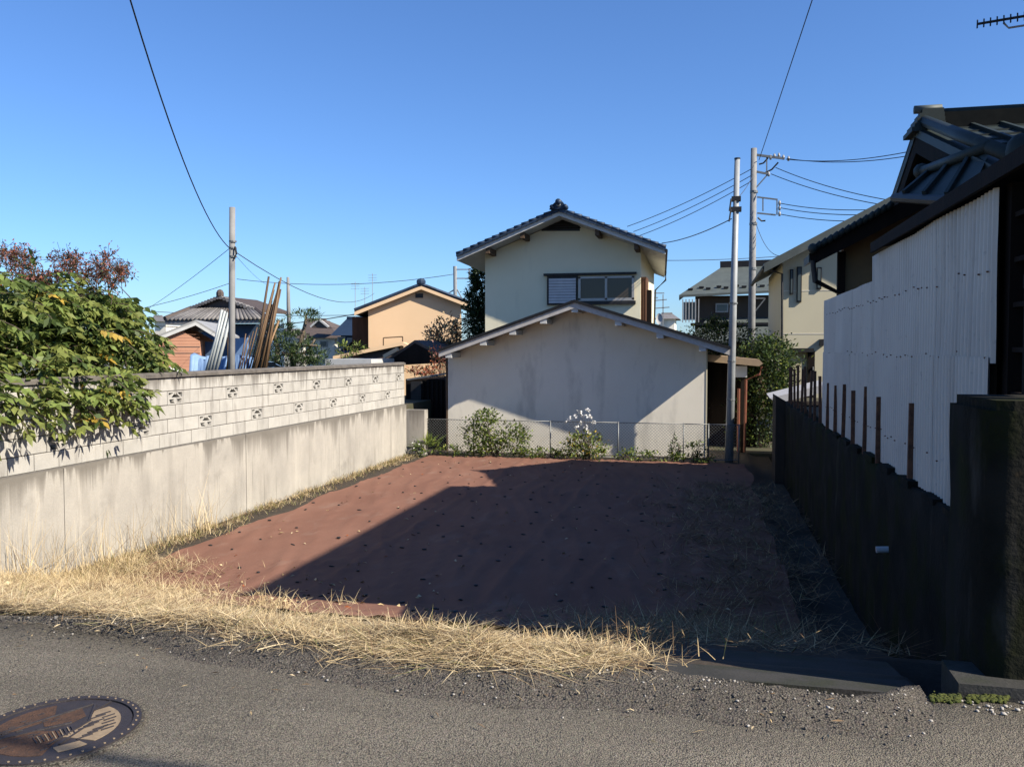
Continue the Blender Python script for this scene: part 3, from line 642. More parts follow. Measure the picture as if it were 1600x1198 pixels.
for px in (762, 816, 933, 994):
    x = PY(px, 380, UY-UO+.05).x; z = zu(x)-.2
    MB().box(x-.06, x+.06, UY-UO+.04, UY-.01, z-.13, z+.04).build('purlin_end', 'wood_old', ch)
# upper window and shutter case
def rect(xa, ya, xb, yb, Y): p, q = PY(xa, ya, Y), PY(xb, yb, Y); return p.x, q.x, min(p.z, q.z), max(p.z, q.z)
a, b, c, d = rect(855, 431, 902, 476, UY-.06)
sc = MB().box(a, b, UY-.10, UY-.005, c, d).build('shutter_case', 'black', ch)
n = 9
for k in range(n): z = c+.05+(d-c-.13)*k/n; MB().box(a+.06, b-.04, UY-.118, UY-.102, z, z+(d-c-.13)/n-.012).build('shutter_slat', 'shutter', sc)
a2, b2, c2, d2 = rect(905, 433, 990, 468, UY-.06)
wn = MB().box(a2, b2, UY-.06, UY-.004, c2, d2).build('window', 'curtain', ch)
mid = (a2+b2)/2
for xa, xb, za, zb in ((a2-.02, b2+.02, d2-.05, d2+.01), (a2-.02, b2+.02, c2-.03, c2+.05), (a2-.02, a2+.05, c2, d2), (b2-.05, b2+.02, c2, d2), (mid-.035, mid+.035, c2, d2)):
    MB().box(xa, xb, UY-.115, UY-.062, za, zb).build('frame', 'alu', wn)
for xa, xb in ((a2+.05, mid-.035), (mid+.035, b2-.05)):
    MB().box(xa, xb, UY-.085, UY-.070, c2+.05, d2-.05).build('pane', 'glass', wn)
for k in range(11):
    xx = a2+.1+k*(b2-a2-.2)/10.; MB().box(xx, xx+.05, UY-.069, UY-.0605, c2+.06, d2-.06).build('curtain_fold', 'curtain', wn)
MB().box(a-.1, b2+.08, UY-.16, UY-.003, d+.0, d+.06).build('window_hood', 'black', ch)
MB().box(a2-.06, b2+.06, UY-.14, UY-.003, c2-.13, c2-.035).build('window_sill', 'black', ch)
# right flank: brown louvre case, gutter, pipe
MB().box(x1+.004, x1+.16, UY+.12, UY+1.1, 1.4, PY(1005, 432, UY).z).build('louvre_case', 'brown', ch)
for k in range(3): MB().box(x1+.02+.05*k, x1+.045+.05*k, UY+.09, UY+.118, 1.5, PY(1005, 434, UY).z).build('louvre_slat', 'brown', ch)
MB().box(x1+.165, x1+.29, UY+.3, UY+.6, 1.4, PY(1005, 452, UY).z).build('side_post', 'dark_wood', ch)
MB().tube([ur+Vector((.02, -.05, -.06)), ur+Vector((-.39, 8, -.06))], .045, 8).build('gutter', 'black', ch)
MB().tube([ur+Vector((-.28, 6.2, -.1)), ur+Vector((-.28, 6.2, -.4)), (x1+.12, UY+5.3, ur.z-.75), (x1+.08, UY+5.3, 2)], .035, 6).build('downpipe', 'black', ch)
ds = thing('satellite_dish', 'small white dish aerial on the right slope of the low roof', 'dish', PY(1030, 506, 23.6))
p = PY(1030, 498, 23.6)
mbd = MB(); n = 14
mbd.v = [p+Vector((0, .05, 0))]+[p+Vector((.09*math.cos(2*math.pi*k/n), 0, .15*math.sin(2*math.pi*k/n))) for k in range(n)]
mbd.f = [(0, 1+k, 1+(k+1) % n) for k in range(n)]; mbd.build('reflector', 'white', ds, smooth=True)
MB().tube([p+Vector((0, .07, 0)), (p.x, p.y+.1, zr(p.x)-.03)], .02, 6).build('mast', 'galv', ds)
# entrance porch on the right side
pz = PY(1150, 560, 24).z
MB().extr([(.02, 23.6, pz+.1), (1.35, 23.6, pz-.02), (1.45, 23.6, pz-.13), (1.35, 23.6, pz-.2), (.02, 23.6, pz-.08)], (0, 3, 0)).build('porch_roof', mat('porch_wood', (.42, .31, .20), (.34, .25, .17), 6), ch)
MB().box(.9, 1.0, 23.9, 24.0, -1.3, pz-.1).build('porch_post', 'dark_wood', ch)
MB().box(.75, 1.05, 23.75, 23.95, pz-.5, pz-.2).build('meter_box', 'white', ch)
MB().tube([(1.42, 23.6, pz-.2), (1.36, 23.6, pz-.42), (1.02, 23.6, pz-.56), (1.0, 23.6, -1.2)], .035, 7).build('porch_downpipe', 'copper_red', ch)
MB().tube([(.84, 23.62, pz-.8), (.84, 23.62, -1.2)], .04, 7).build('porch_downpipe', 'copper_red', ch)
MB().box(.02, 1.4, 25.6, 25.7, -1.3, pz).build('porch_back_wall', 'dark_wood', ch)

# ------------------------------------------------------------------ chain-link fence
fy = 21.55; fx0, fx1, fz = -7.15, .78, -.30
fn = thing('chain_link_fence', 'low grey chain-link fence in front of the cream house', 'fence', (-3.2, fy, ZL))
fposts = [PY(px, 680, fy).x for px in (662, 740, 860, 966, 1068, 1107)]+[fx1]
for x in fposts: MB().tube([(x, fy, -1.3), (x, fy, fz+.02)], .017, 7).build('post', 'galv', fn, smooth=True)
for a, b in zip(fposts[:-1], fposts[1:]):
    MB().tube([(a, fy, fz), (b, fy, fz)], .012, 6).build('top_rail', 'galv', fn, smooth=True)
    MB().tube([(a, fy, -1.17), (b, fy, -1.17)], .012, 5).build('bottom_rail', 'galv', fn, smooth=True)
    mb = MB(); h = fz+1.17; p = .078; k = 0; s = a-h
    while s < b:
        for sg in (1, -1):
            xa, za, xb, zb = s, -1.17, s+h, fz
            if xa < a: za += a-xa; xa = a
            if xb > b: zb -= xb-b; xb = b
            if xb-xa > .02:
                if sg < 0: xa, xb = a+b-xa, a+b-xb
                mb.bar((xa, fy+.004*sg, za), (xb, fy+.004*sg, zb), .0055, .0055)
        s += p
    mb.build('mesh_panel', 'galv', fn)

# ------------------------------------------------------------------ shrubs along the fence
def shrub(name, label, blobs, mats, wts, L, W, base, stems=6, cat='shrub', sm='bark', group=None):
    o = thing(name, label, cat, base, group); foliage('foliage', blobs, mats, wts, L, W, o)
    c = Vector(base); mb = MB()
    for i in range(stems):
        b = random.choice(blobs); t = Vector(b[0])+Vector((random.gauss(0, .4)*b[1][0], random.gauss(0, .4)*b[1][1], .5*b[1][2]))
        s0 = c+Vector((random.gauss(0, .06), random.gauss(0, .05), 0)); mb.tube([s0, s0.lerp(t, .5)+Vector((random.gauss(0, .05), random.gauss(0, .05), .04)), t], [.012, .009, .004], 5)
    mb.build('stem', sm, o); return o
def at(px, py, Y): return PY(px, py, Y)
p = at(760, 680, 21.3)
shrub('green_bush', 'big round leafy green bush growing through the chain-link fence', [((p.x-.05, 21.35, -.62), (.52, .36, .52), 900), ((p.x+.65, 21.35, -.80), (.48, .35, .38), 600), ((p.x-.15, 21.4, -.2), (.4, .28, .2), 260), ((p.x+.3, 21.3, -1.0), (.9, .3, .22), 400)], [G1, G2, G3], [5, 4, 1.5], .085, .05, (p.x+.2, 21.35, -1.22), 14)
p = at(918, 690, 21.3)
shrub('rose_bush', 'yellow-green bush with tall stems of white flowers by the fence', [((p.x, 21.3, -.88), (.55, .35, .36), 650), ((p.x-.35, 21.35, -1.0), (.45, .3, .22), 300)], [G1, G3, G4, G2], [4, 3, 1.3, 3], .085, .05, (p.x, 21.3, -1.22), 10)
rb = bpy.data.objects['rose_bush']; P, D = [], []; mb = MB()
for i, (qx, qy) in enumerate([(893, 655), (899, 650), (906, 643), (913, 648), (917, 641), (922, 651), (908, 660), (915, 668), (926, 660), (886, 657), (902, 668), (920, 676)]):
    q = at(qx, qy, 21.3+random.gauss(0, .08)); mb.tube([(p.x+random.gauss(0, .1), 21.3, -.9), q], [.005, .003], 4)
    for k in range(9): P.append(np.array(q)+RNG.normal(0, .025, 3)); D.append(RNG.normal(0, 1, 3))
V, F = leaves(np.array(P), np.array(D), .07, .06); nmesh('flower', V, F, [WH], parent=rb); mb.build('stalk', 'bark', rb)
p = at(672, 700, 21.35)
shrub('strap_leaf_plant', 'bright green strap-leaved clump in the corner left of the fence', [((p.x, 21.35, -1.05), (.34, .28, .2), 160)], [G1, G3, G2], [4, 1, 3], .30, .035, (p.x, 21.35, -1.24), 3, 'plant')
p = at(655, 700, 21.3)
shrub('flowering_weed', 'small weed with pale flowers beside the concrete post', [((p.x, 21.25, -1.02), (.16, .14, .2), 70)], [G2, G1, WH], [3, 2, 3], .07, .04, (p.x, 21.25, -1.24), 4, 'plant')
for i, (px, wd, n, lb) in enumerate([(835, .4, 240, 'low green weeds between the two big bushes'), (985, .45, 200, 'low trailing weeds just right of the white-flowered bush'), (1035, .5, 260, 'low green weeds left of the dark twiggy plant'), (860, .4, 260, 'low dark weeds against the left foot of the white-flowered bush'), (708, .35, 160, 'thin low weeds between the strap-leaved clump and the big green bush'), (1100, .3, 130, 'low weeds at the fence corner by the slim steel pole')]):
    p = at(px, 705, 21.3); shrub('low_weed', lb, [((p.x, 21.25, -1.1), (wd, .22, .15), n)], [G1, G2, G3], [4, 4, 1.5], .07, .045, (p.x, 21.25, -1.24), 4, 'plant', group='weeds along the fence foot')
for i, (px, h, lb) in enumerate([(1056, .5, 'dark upright twiggy plant left of the thin fence post'), (1085, .42, 'bushy dark green plant right of the thin fence post')]):
    p = at(px, 700, 21.4); shrub('upright_plant', lb, [((p.x, 21.4, -1.22+h*.7), (.16 if i == 0 else .26, .14, h*.55), 200)], [G2, DK, G1], [4, 3, 2], .07, .04, (p.x, 21.4, -1.24), 5, 'plant')

# ------------------------------------------------------------------ poles and cables
def pole(name, label, a, b, r0, r1, m):
    o = thing(name, label, 'pole', a); MB().tube([a, Vector(a).lerp(Vector(b), .5), b], [r0, (r0+r1)/2, r1], 12).build('shaft', m, o, smooth=True); return o
b0 = PZ(1139, 722, -1.25); t0 = PY(1152, 249, b0.y)
sp = pole('steel_pole', 'slim grey steel pole standing at the right end of the chain-link fence', b0, t0, .105, .065, 'pole_steel')
MB().tube([t0, t0+Vector((0, 0, .03))], .075, 10).build('cap', 'black', sp)
for py, w_ in ((326, .13), (310, .11)):
    q = b0.lerp(t0, (718-py)/(718-249.)); MB().box(q.x-w_, q.x+w_, q.y-.09, q.y+.09, q.z-.05, q.z+.06).build('clamp', 'black', sp)
    MB().tube([q+Vector((-.12, -.1, 0)), q+Vector((-.16, -.12, -.3))], .02, 5).build('cable_end', 'cable', sp)
for py in (620, 560, 470): q = b0.lerp(t0, (718-py)/(718-249.)); MB().tube([(q.x, q.y, q.z-.02), (q.x, q.y, q.z+.02)], .105, 12).build('band', 'galv', sp)
UPY = 38.
u0, u1 = PY(1173, 600, UPY), PY(1178, 232, UPY)
up = pole('utility_pole', 'concrete utility pole with crossarms behind the cream house', (u0.x, UPY, -1.5), u1, .17, .125, 'pole')
def rel(px, py, dy=0): return PY(px, py, UPY+dy)
for a, b, w_ in ((rel(1180, 242), rel(1226, 248), .09), (rel(1180, 268), rel(1200, 272), .08), (rel(1183, 308), rel(1215, 312), .06), (rel(1183, 333), rel(1212, 336), .06)):
    MB().bar(a, b, w_, w_).build('crossarm', 'galv', up)
for a, b in ((rel(1198, 245), rel(1198, 274)), (rel(1214, 312), rel(1214, 336)), (rel(1192, 310), rel(1192, 330)), (rel(1180, 295), rel(1200, 272))): MB().bar(a, b, .05, .05).build('brace', 'galv', up)
for px, py in ((1204, 246), (1210, 244), (1217, 243), (1224, 246), (1232, 248), (1201, 272), (1218, 317), (1218, 325), (1218, 334)):
    q = rel(px, py); MB().tube([q+Vector((0, 0, -.1)), q, q+Vector((0, 0, .1))], [.04, .06, .03], 8).build('insulator', 'porcelain', up, smooth=True)
for px0, py0, px1, py1 in ((1186, 257, 1200, 247), (1196, 270, 1216, 254), (1184, 340, 1196, 345)): MB().tube([rel(px0, py0), rel((px0+px1)/2, (py0+py1)/2+3), rel(px1, py1)], .035, 5).build('jumper', 'cable', up)
for px, py in ((1178, 300), (1177, 350), (1176, 420)): q = rel(px, py); MB().tube([q+Vector((0, 0, -.05)), q+Vector((0, 0, .05))], .165, 12).build('band', 'galv', up)
a, b = rel(1180, 486), rel(1196, 466); MB().bar(a, b, .05, .05).build('bracket', 'galv', up); MB().bar(rel(1180, 466), b, .05, .05).build('bracket', 'galv', up)
k = 0
LB = ['upper', 'second', 'third', 'fourth', 'fifth', 'sixth', 'lowest']
for i, (x0_, y0_, x1_, y1_) in enumerate([(1228, 249, 1460, 228), (1230, 248, 1460, 236), (1212, 262, 1460, 322), (1205, 272, 1460, 330), (1220, 318, 1460, 318), (1220, 325, 1460, 326), (1220, 335, 1460, 336)]):
    cable('power_line', f'{LB[i]} of the dark lines running right from the concrete utility pole', sagline(rel(x0_, y0_), PY(x1_, y1_, UPY-6), .25), .016, 'cable', 5, 'lines right of the utility pole')
for i, (y0_, x1_, y1_) in enumerate([(262, 980, 354), (272, 990, 362), (281, 1000, 368)]):
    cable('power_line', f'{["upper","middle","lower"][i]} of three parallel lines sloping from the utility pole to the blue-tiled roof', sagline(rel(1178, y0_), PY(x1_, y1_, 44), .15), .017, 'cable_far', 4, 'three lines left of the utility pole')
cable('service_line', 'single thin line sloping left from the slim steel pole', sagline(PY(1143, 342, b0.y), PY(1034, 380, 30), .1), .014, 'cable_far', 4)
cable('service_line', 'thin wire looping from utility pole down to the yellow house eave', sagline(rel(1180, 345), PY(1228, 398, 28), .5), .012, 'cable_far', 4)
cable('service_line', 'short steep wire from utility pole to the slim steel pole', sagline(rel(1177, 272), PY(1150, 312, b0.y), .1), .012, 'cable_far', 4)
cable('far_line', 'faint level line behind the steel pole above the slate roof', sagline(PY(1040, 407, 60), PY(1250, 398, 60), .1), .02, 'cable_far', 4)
# overhead wires to road poles behind the camera
q1 = 14/24.
A1 = Vector((-14.377*q1, 14, 1.55+(4.646-1.55)*q1)); B1 = Vector((-2.018*q1, -4*q1, 1.55+(21.396-1.55)*q1))
cable('overhead_wire', 'black wire curving down from the top left sky to the grey garden pole', sagline(A1, B1, 4.192*q1, 40), .0085, 'cable', 6)
cable('overhead_wire', 'black wire rising from the utility pole out of the top of the picture', sagline((2.074, 38, 9.523), (3.897, -4, 13.871), .07, 40), .015, 'cable', 6)
cable('road_cable', 'thick road cable overhead, seen only as its shadow beside the manhole cover', sagline((-14, 1.35, 7.0), (16, .05, 6.2), .5, 30), .03, 'cable', 6)
gp0, gp1 = PY(361, 640, 14.0), PY(363, 324, 14.0)
gp = pole('garden_pole', 'weathered grey pole rising behind the block wall with a wire attached', (gp0.x, 14, 0), gp1, .062, .052, 'pole')
for z in (A1.z, A1.z+.12, A1.z-.15): MB().tube([(gp1.x, 14, z-.015), (gp1.x, 14, z+.015)], .068, 10).build('band', 'galv', gp)
MB().tube([(gp1.x+.06, 13.97, A1.z+.02), (gp1.x+.10, 13.95, A1.z-.10), (gp1.x+.05, 13.96, A1.z-.2)], .018, 6).build('wire_clamp', 'cable', gp)
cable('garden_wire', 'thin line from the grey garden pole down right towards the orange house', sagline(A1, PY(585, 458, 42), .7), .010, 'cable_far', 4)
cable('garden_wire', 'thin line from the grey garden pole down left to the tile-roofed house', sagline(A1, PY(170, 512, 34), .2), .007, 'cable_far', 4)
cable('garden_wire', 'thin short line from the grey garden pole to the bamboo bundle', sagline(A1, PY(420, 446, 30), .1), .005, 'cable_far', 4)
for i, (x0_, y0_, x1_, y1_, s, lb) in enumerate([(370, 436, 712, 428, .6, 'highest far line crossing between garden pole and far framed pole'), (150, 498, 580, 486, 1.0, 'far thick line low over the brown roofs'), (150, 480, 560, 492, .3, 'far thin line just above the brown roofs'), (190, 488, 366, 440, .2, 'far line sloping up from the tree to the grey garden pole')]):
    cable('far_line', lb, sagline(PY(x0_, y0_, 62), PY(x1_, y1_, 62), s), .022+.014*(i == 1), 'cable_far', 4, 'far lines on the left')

# ------------------------------------------------------------------ things behind the left wall
def bundle(name, label, cat, items, mt, r, base):
    o = thing(name, label, cat, base)
    for i, ((xa, ya, Ya), (xb, yb, Yb)) in enumerate(items):
        p, q = PY(xa, ya, Ya), PY(xb, yb, Yb); MB().tube([p, p.lerp(q, .5)+Vector((random.gauss(0, .015), 0, random.gauss(0, .01))), q], [r*1.1, r, r*.75], 6).build('cane', mt, o, smooth=True)
    return o
def cb(x, Y): p = PY(x, 600, Y); return (p.x, p.y, .06)
it = [((392+i*4+random.gauss(0, 3), 582, 14.6+.03*i), (427+i*2.4+random.gauss(0, 3.5), 432+random.random()*38, 14.9)) for i in range(0)]
it = [((390+i*2.1+random.gauss(0, 2.5), 582, 14.6+.03*(i % 4)), (424+i*1.2+random.gauss(0, 2.5), 431+abs(random.gauss(0, 28)), 14.9)) for i in range(13)]
bundle('bamboo_bundle', 'tall leaning bundle of brown bamboo canes behind the block wall', 'bamboo canes', it, 'bamboo', .021, cb(400, 14.6))
bundle('bamboo_cane', 'single dark upright cane just left of the bamboo bundle', 'bamboo cane', [((398, 585, 15.2), (420, 432, 15.2))], 'wood_old', .026, cb(398, 15.2))
it = [((322+i*5, 582, 14.3), (347+i*4.5, 484+i*2, 14.5)) for i in range(4)]
bundle('pipe_bundle', 'leaning bundle of pale grey plastic pipes left of the grey pole', 'pipes', it, 'pipe', .030, cb(328, 14.3))
it = [((356+random.gauss(0, 4), 582, 14.4), (362+random.gauss(0, 5), 480+random.random()*40, 14.5)) for i in range(5)]
bundle('stake_bundle', 'short reddish garden stakes standing beside the grey pole', 'stakes', it, 'wood_old', .016, cb(358, 14.4))
it = [((372+i*4, 582, 14.7), (384+i*6, 500+random.random()*25, 14.8)) for i in range(5)]
bundle('thin_stakes', 'thin orange-brown stakes between the grey pole and the bamboo bundle', 'stakes', it, 'bamboo', .012, cb(378, 14.7))
bundle('upright_stick', 'lone grey stick rising against the sky right of the bamboo', 'stick', [((452, 520, 30), (450, 433, 30))], 'pole', .07, (PY(452, 520, 30).x, 30, 0))
o = MB(); c = cb(330, 15.5); nxg, nyg = 34, 10
for j in range(nyg+1):
    for i in range(nxg+1):
        q = PY(310+100*i/nxg, 560, 15.6); hgt = (.62+.30*fb(i, 0, .22, 3)+.10*fb(i, 0, .7, 5))*(1-(j/nyg)**2*.6)
        o.v.append(Vector((q.x, 15.2+1.2*j/nyg+.12*fb(i, j, .6, 8), 1.05+hgt*.5*(1 if j else .1)+.10*fb(i*1.0, j, .5, 4)-(.5 if j == 0 else 0))))
o.f = [(j*(nxg+1)+i, j*(nxg+1)+i+1, (j+1)*(nxg+1)+i+1, (j+1)*(nxg+1)+i) for j in range(nyg) for i in range(nxg)]
tag(o.build('blue_tarp', 'cloth_blue', None, c, True), 'crumpled pale blue tarp heaped behind the leaning poles', 'tarp')

# tile-roofed house far left
th = thing('grey_tile_house', 'grey tile-roofed house with blue wall behind the leaning canes', 'house', PY(345, 560, 32))
Y0 = 32.
e0, e1, rg = PY(258, 502, Y0-1.2), PY(416, 500, Y0-1.2), PY(346, 466, Y0+1.0)
g0, g1 = PY(310, 482, Y0+.2), PY(392, 484, Y0+.2)
MB().extr([e0, e1, g1, g0], (0, 0, -.12)).build('skirt_roof', 'roof_grey', th)
n = 24
for k in range(n):
    t = (k+.5)/n; MB().tube([e0.lerp(e1, t)+Vector((0, -.03, .05)), g0.lerp(g1, t)+Vector((0, 0, .05))], .075, 6).build('tile_row', 'roof_grey', th, smooth=True)
ga, gb, gt = PY(300, 486, Y0+.1), PY(400, 488, Y0+.1), PY(346, 468, Y0+.1)
MB().extr([ga, gb, gt], (0, .15, 0)).build('gable', 'roof_brown', th)
for a, b in ((ga, gt), (gb, gt)):
    MB().extr([a+Vector((0, -.1, .02)), b+Vector((0, -.1, .02)), b+Vector((0, -.1, .14)), a+Vector((0, -.1, .14))], (0, 3, 0)).build('verge', 'roof_brown', th)
    n = 10
    for k in range(n): q = a.lerp(b, (k+.5)/n); MB().tube([q+Vector((0, -.2, .1)), q+Vector((0, .1, .1))], .08, 6).build('verge_tile', 'roof_grey', th)
for a, b in ((e0, ga), (e1, gb)): MB().tube([a+Vector((0, 0, .1)), b+Vector((0, 0, .12))], .11, 7).build('hip_ridge', 'roof_brown', th)
MB().ball(gt+Vector((0, -.1, .22)), (.17, .15, .2), 8, 5).build('ridge_ornament', 'roof_brown', th)
MB().box(e0.x+.7, e1.x-.5, Y0-.5, Y0+1.2, -1.5, e0.z-.1).build('wall', 'blue_wall', th)
MB().box(e0.x+2.4, e0.x+3.3, Y0-.56, Y0-.5, 1.2, 2.0).build('window', 'cloth_blue', th)

# pink brick shed
ps = thing('brick_shed', 'small shed with pale metal roof and pink brick gable behind the tree', 'shed', PY(290, 570, 24))
Y0 = 24.
ap = PY(300, 503, Y0-.15); el = PY(228, 538, Y0-.15); er = PY(333, 526, Y0-.15)
for a, b in ((el, ap), (ap, er)): MB().extr([a, b, b+Vector((0, 0, .07)), a+Vector((0, 0, .07))], (0, 4, 0)).build('roof', 'roof_zinc', ps)
for a, b in ((el, ap), (ap, er)): MB().extr([a, b, b+Vector((0, 0, -.10)), a+Vector((0, 0, -.10))], (0, .04, 0)).build('bargeboard', 'white', ps)
wl0, wr0 = PY(240, 560, Y0).x, PY(309, 560, Y0).x
MB().prism([(wl0, -.2), (wr0, -.2), (wr0, PY(309, 533, Y0).z), (PY(277, 522, Y0).x, ap.z-.18), (wl0, PY(240, 545, Y0).z)], Y0, Y0+3).build('wall', 'pink', ps)
for k in range(11):
    z = 1.0+k*.1; MB().box(wl0-.004, wr0+.004, Y0-.006, Y0+.01, z, z+.006 if k not in (4, 6) else z+.025).build('course_line', 'roof_brown' if k in (4, 6) else 'pink', ps)
MB().box(wr0+.05, wr0+.55, Y0+.6, Y0+.8, -.2, ap.z-.6).build('side_panel', 'blue_wall', ps)
ps.rotation_euler.z = R(22)
# car roof glimpse
cr = thing('parked_car', 'dark car top just showing over the wall beside the tree', 'car', PY(222, 590, 15))
p = PY(222, 590, 15.5)
MB().extr([(p.x-.9, 15.2, .4), (p.x+.55, 15.2, .4), (p.x+.42, 15.2, p.z-.05), (p.x+.15, 15.2, p.z+.19), (p.x-.6, 15.2, p.z+.21), (p.x-.85, 15.2, p.z)], (0, 1.4, 0)).build('body', 'white', cr)
MB().extr([(p.x+.40, 15.17, p.z-.04), (p.x+.15, 15.17, p.z+.15), (p.x-.5, 15.17, p.z+.15), (p.x-.6, 15.17, p.z-.04)], (0, .025, 0)).build('side_window', 'glass', cr)

# orange house
oh = thing('orange_house', 'two-storey orange stucco house with gable roof left of the cream house', 'house', PY(640, 560, 38))
Y0 = 38.
ap = PY(654, 447, Y0-.32); el = PY(557, 489, Y0-.32); er = PY(728, 475, Y0-.32)
x0, x1 = PY(580, 520, Y0).x, PY(717, 520, Y0).x
zz = lambda x: el.z+(ap.z-el.z)*(x-el.x)/(ap.x-el.x) if x < ap.x else er.z+(ap.z-er.z)*(er.x-x)/(er.x-ap.x)
MB().prism([(x0, -1.4), (x1, -1.4), (x1, zz(x1)-.1), (ap.x, ap.z-.1), (x0, zz(x0)-.1)], Y0, Y0+7).build('wall', 'orange', oh)
for a, b in ((el, ap), (ap, er)):
    MB().extr([a, b, b+Vector((0, 0, .10)), a+Vector((0, 0, .10))], (0, 8, 0)).build('roof', 'roof_blue', oh)
    MB().extr([a+Vector((0, -.03, .02)), b+Vector((0, -.03, .02)), b+Vector((0, -.03, -.14)), a+Vector((0, -.03, -.14))], (0, .05, 0)).build('bargeboard', 'orange', oh)
    n = 10
    for k in range(n): p_, q_ = a.lerp(b, k/n), a.lerp(b, (k+1)/n); MB().tube([p_+Vector((0, 0, .11)), q_+Vector((0, 0, .11))], .08, 6).build('verge_tile', 'roof_blue', oh)
MB().ball(ap+Vector((0, 0, .2)), (.22, .15, .18), 8, 5).build('ridge_ornament', 'roof_blue', oh)
g_ = PY(654, 461, Y0-.02); MB().box(g_.x-.18, g_.x+.18, Y0-.03, Y0-.003, g_.z-.12, g_.z+.08).build('gable_vent', 'black', oh)
MB().box(x0-.9, x0-.01, Y0+1.2, Y0+6, -1, zz(x0)-.4).build('side_wall', 'brown', oh)
# eave returning along the left flank
MB().extr([el+Vector((0, 0, .02)), el+Vector((.9, 0, .35)), el+Vector((.9, 7, .35)), el+Vector((0, 7, .02))], (0, 0, -.12)).build('flank_eave', 'roof_brown', oh)
# its porch roofs
p0, p1, p2 = PY(500, 556, 35), PY(598, 534, 35), PY(606, 538, 35)
MB().extr([p0, p1, p2, p2+Vector((0, 0, -.12)), p1+Vector((0, 0, -.16)), p0+Vector((0, 0, -.14))], (0, 2.5, 0)).build('porch_roof', 'orange', oh)
MB().extr([PY(540, 552, 35.3), PY(600, 540, 35.3), PY(592, 575, 35.3), PY(540, 575, 35.3)], (0, 2, 0)).build('porch_wall', 'roof_brown', oh)
MB().bar(PY(580, 572, 34.8), PY(605, 541, 34.8), .09, .09).build('porch_pipe', 'white', oh)
for a, b in (((578, 528), (606, 526)), ((578, 528), (578, 542)), ((606, 526), (606, 542))): MB().bar(PY(*a, 35.6), PY(*b, 35.6), .05, .05).build('rail', 'wood_old', oh)
oh.rotation_euler.z = R(16)
# white roofed thing low behind the wall
tag(MB().box(PY(508, 562, 25).x, PY(580, 562, 25).x, 25, 27, .1, PY(540, 561, 25).z).build('white_canopy', 'white', None, (PY(540, 561, 25).x, 26, .1)), 'flat white canopy edge low behind the far end of the block wall', 'canopy')

# far houses between
def simple_house(name, label, x0, x1, xr, ye, yr, yb, Y, roof, wall, gable=True, win=()):
    o = thing(name, label, 'house', PY((x0+x1)/2, yb, Y)); a, b, r = PY(x0, ye, Y-.4), PY(x1, ye, Y-.4), PY(xr, yr, Y-.4 if gable else Y+2.5)
    zb = min(-1.4, PY(x0, yb, Y).z)
    if gable:
        for p, q in ((a, r), (r, b)): MB().extr([p, q, q+Vector((0, 0, .15)), p+Vector((0, 0, .15))], (0, 7, 0)).build('roof', roof, o)
        MB().prism([(a.x+.4, zb), (b.x-.4, zb), (b.x-.4, b.z), (r.x, r.z-.05), (a.x+.4, a.z)], Y, Y+6).build('wall', wall, o)
    else:
        hw = (b.x-a.x)*.22; r1, r2 = r-Vector((hw, 0, 0)), r+Vector((hw, 0, 0)); bk = Vector((0, 6, 0))
        MB().quad(a, b, r2, r1).quad(b, b+bk, r2).quad(a, r1, a+bk).quad(a+bk, r1, r2, b+bk).build('roof', roof, o)
        MB().tube([r1, r2], .12, 6).build('ridge', roof, o)
        MB().box(a.x+.5, b.x-.5, Y, Y+5, zb, a.z+.02).build('wall', wall, o)
    for wx0, wy0, wx1, wy1 in win:
        p, q = PY(wx0, wy0, Y), PY(wx1, wy1, Y); f = MB().box(p.x, q.x, Y-.06, Y-.003, q.z, p.z).build('window', 'alu', o)
        MB().box(p.x+.06, q.x-.06, Y-.075, Y-.062, q.z+.06, p.z-.06).build('pane', 'glass_sky', f)
    return o
hb = simple_house('brown_roof_house', 'far house with brown hip roof and small white gable behind the pine', 462, 530, 495, 528, 500, 560, 52, 'roof_brown', 'stucco', False, [(500, 532, 512, 542)])
gA, gB, gC = PY(486, 512, 50.5), PY(514, 512, 50.5), PY(499, 500, 50.5)
MB().extr([gA, gB, gC], (0, 1.5, 0)).build('dormer', 'roof_brown', hb)
for a, b in ((gA, gC), (gC, gB)): MB().bar(a+Vector((0, -.05, .05)), b+Vector((0, -.05, .05)), .12, .12).build('dormer_trim', 'white', hb)
simple_house('dark_blue_house', 'far dark blue-roofed house with white balcony left of the orange house', 516, 580, 556, 524, 497, 560, 48, 'roof_blue', 'blue_wall', False, [(528, 526, 540, 545), (543, 528, 556, 545)])
simple_house('slate_shed', 'far low grey roof showing between brown hip roof and orange house', 532, 575, 552, 548, 532, 570, 44, 'roof_grey', 'roof_brown')
simple_house('far_white_house', 'far pale house glimpsed behind the pine and bamboo', 418, 478, 445, 536, 516, 570, 58, 'roof_grey', 'stucco', True, [(440, 540, 452, 552)])
for i, (x0_, x1_, y_, lb) in enumerate([(1022, 1062, 490, 'faint far block seen right of the cream house above its low roof'), (232, 262, 494, 'faint far roof left of the grey tile house')]):
    simple_house('far_block', lb, x0_, x1_, (x0_+x1_)/2, y_+8, y_, 560, 85, 'roof_grey', 'stucco', False)
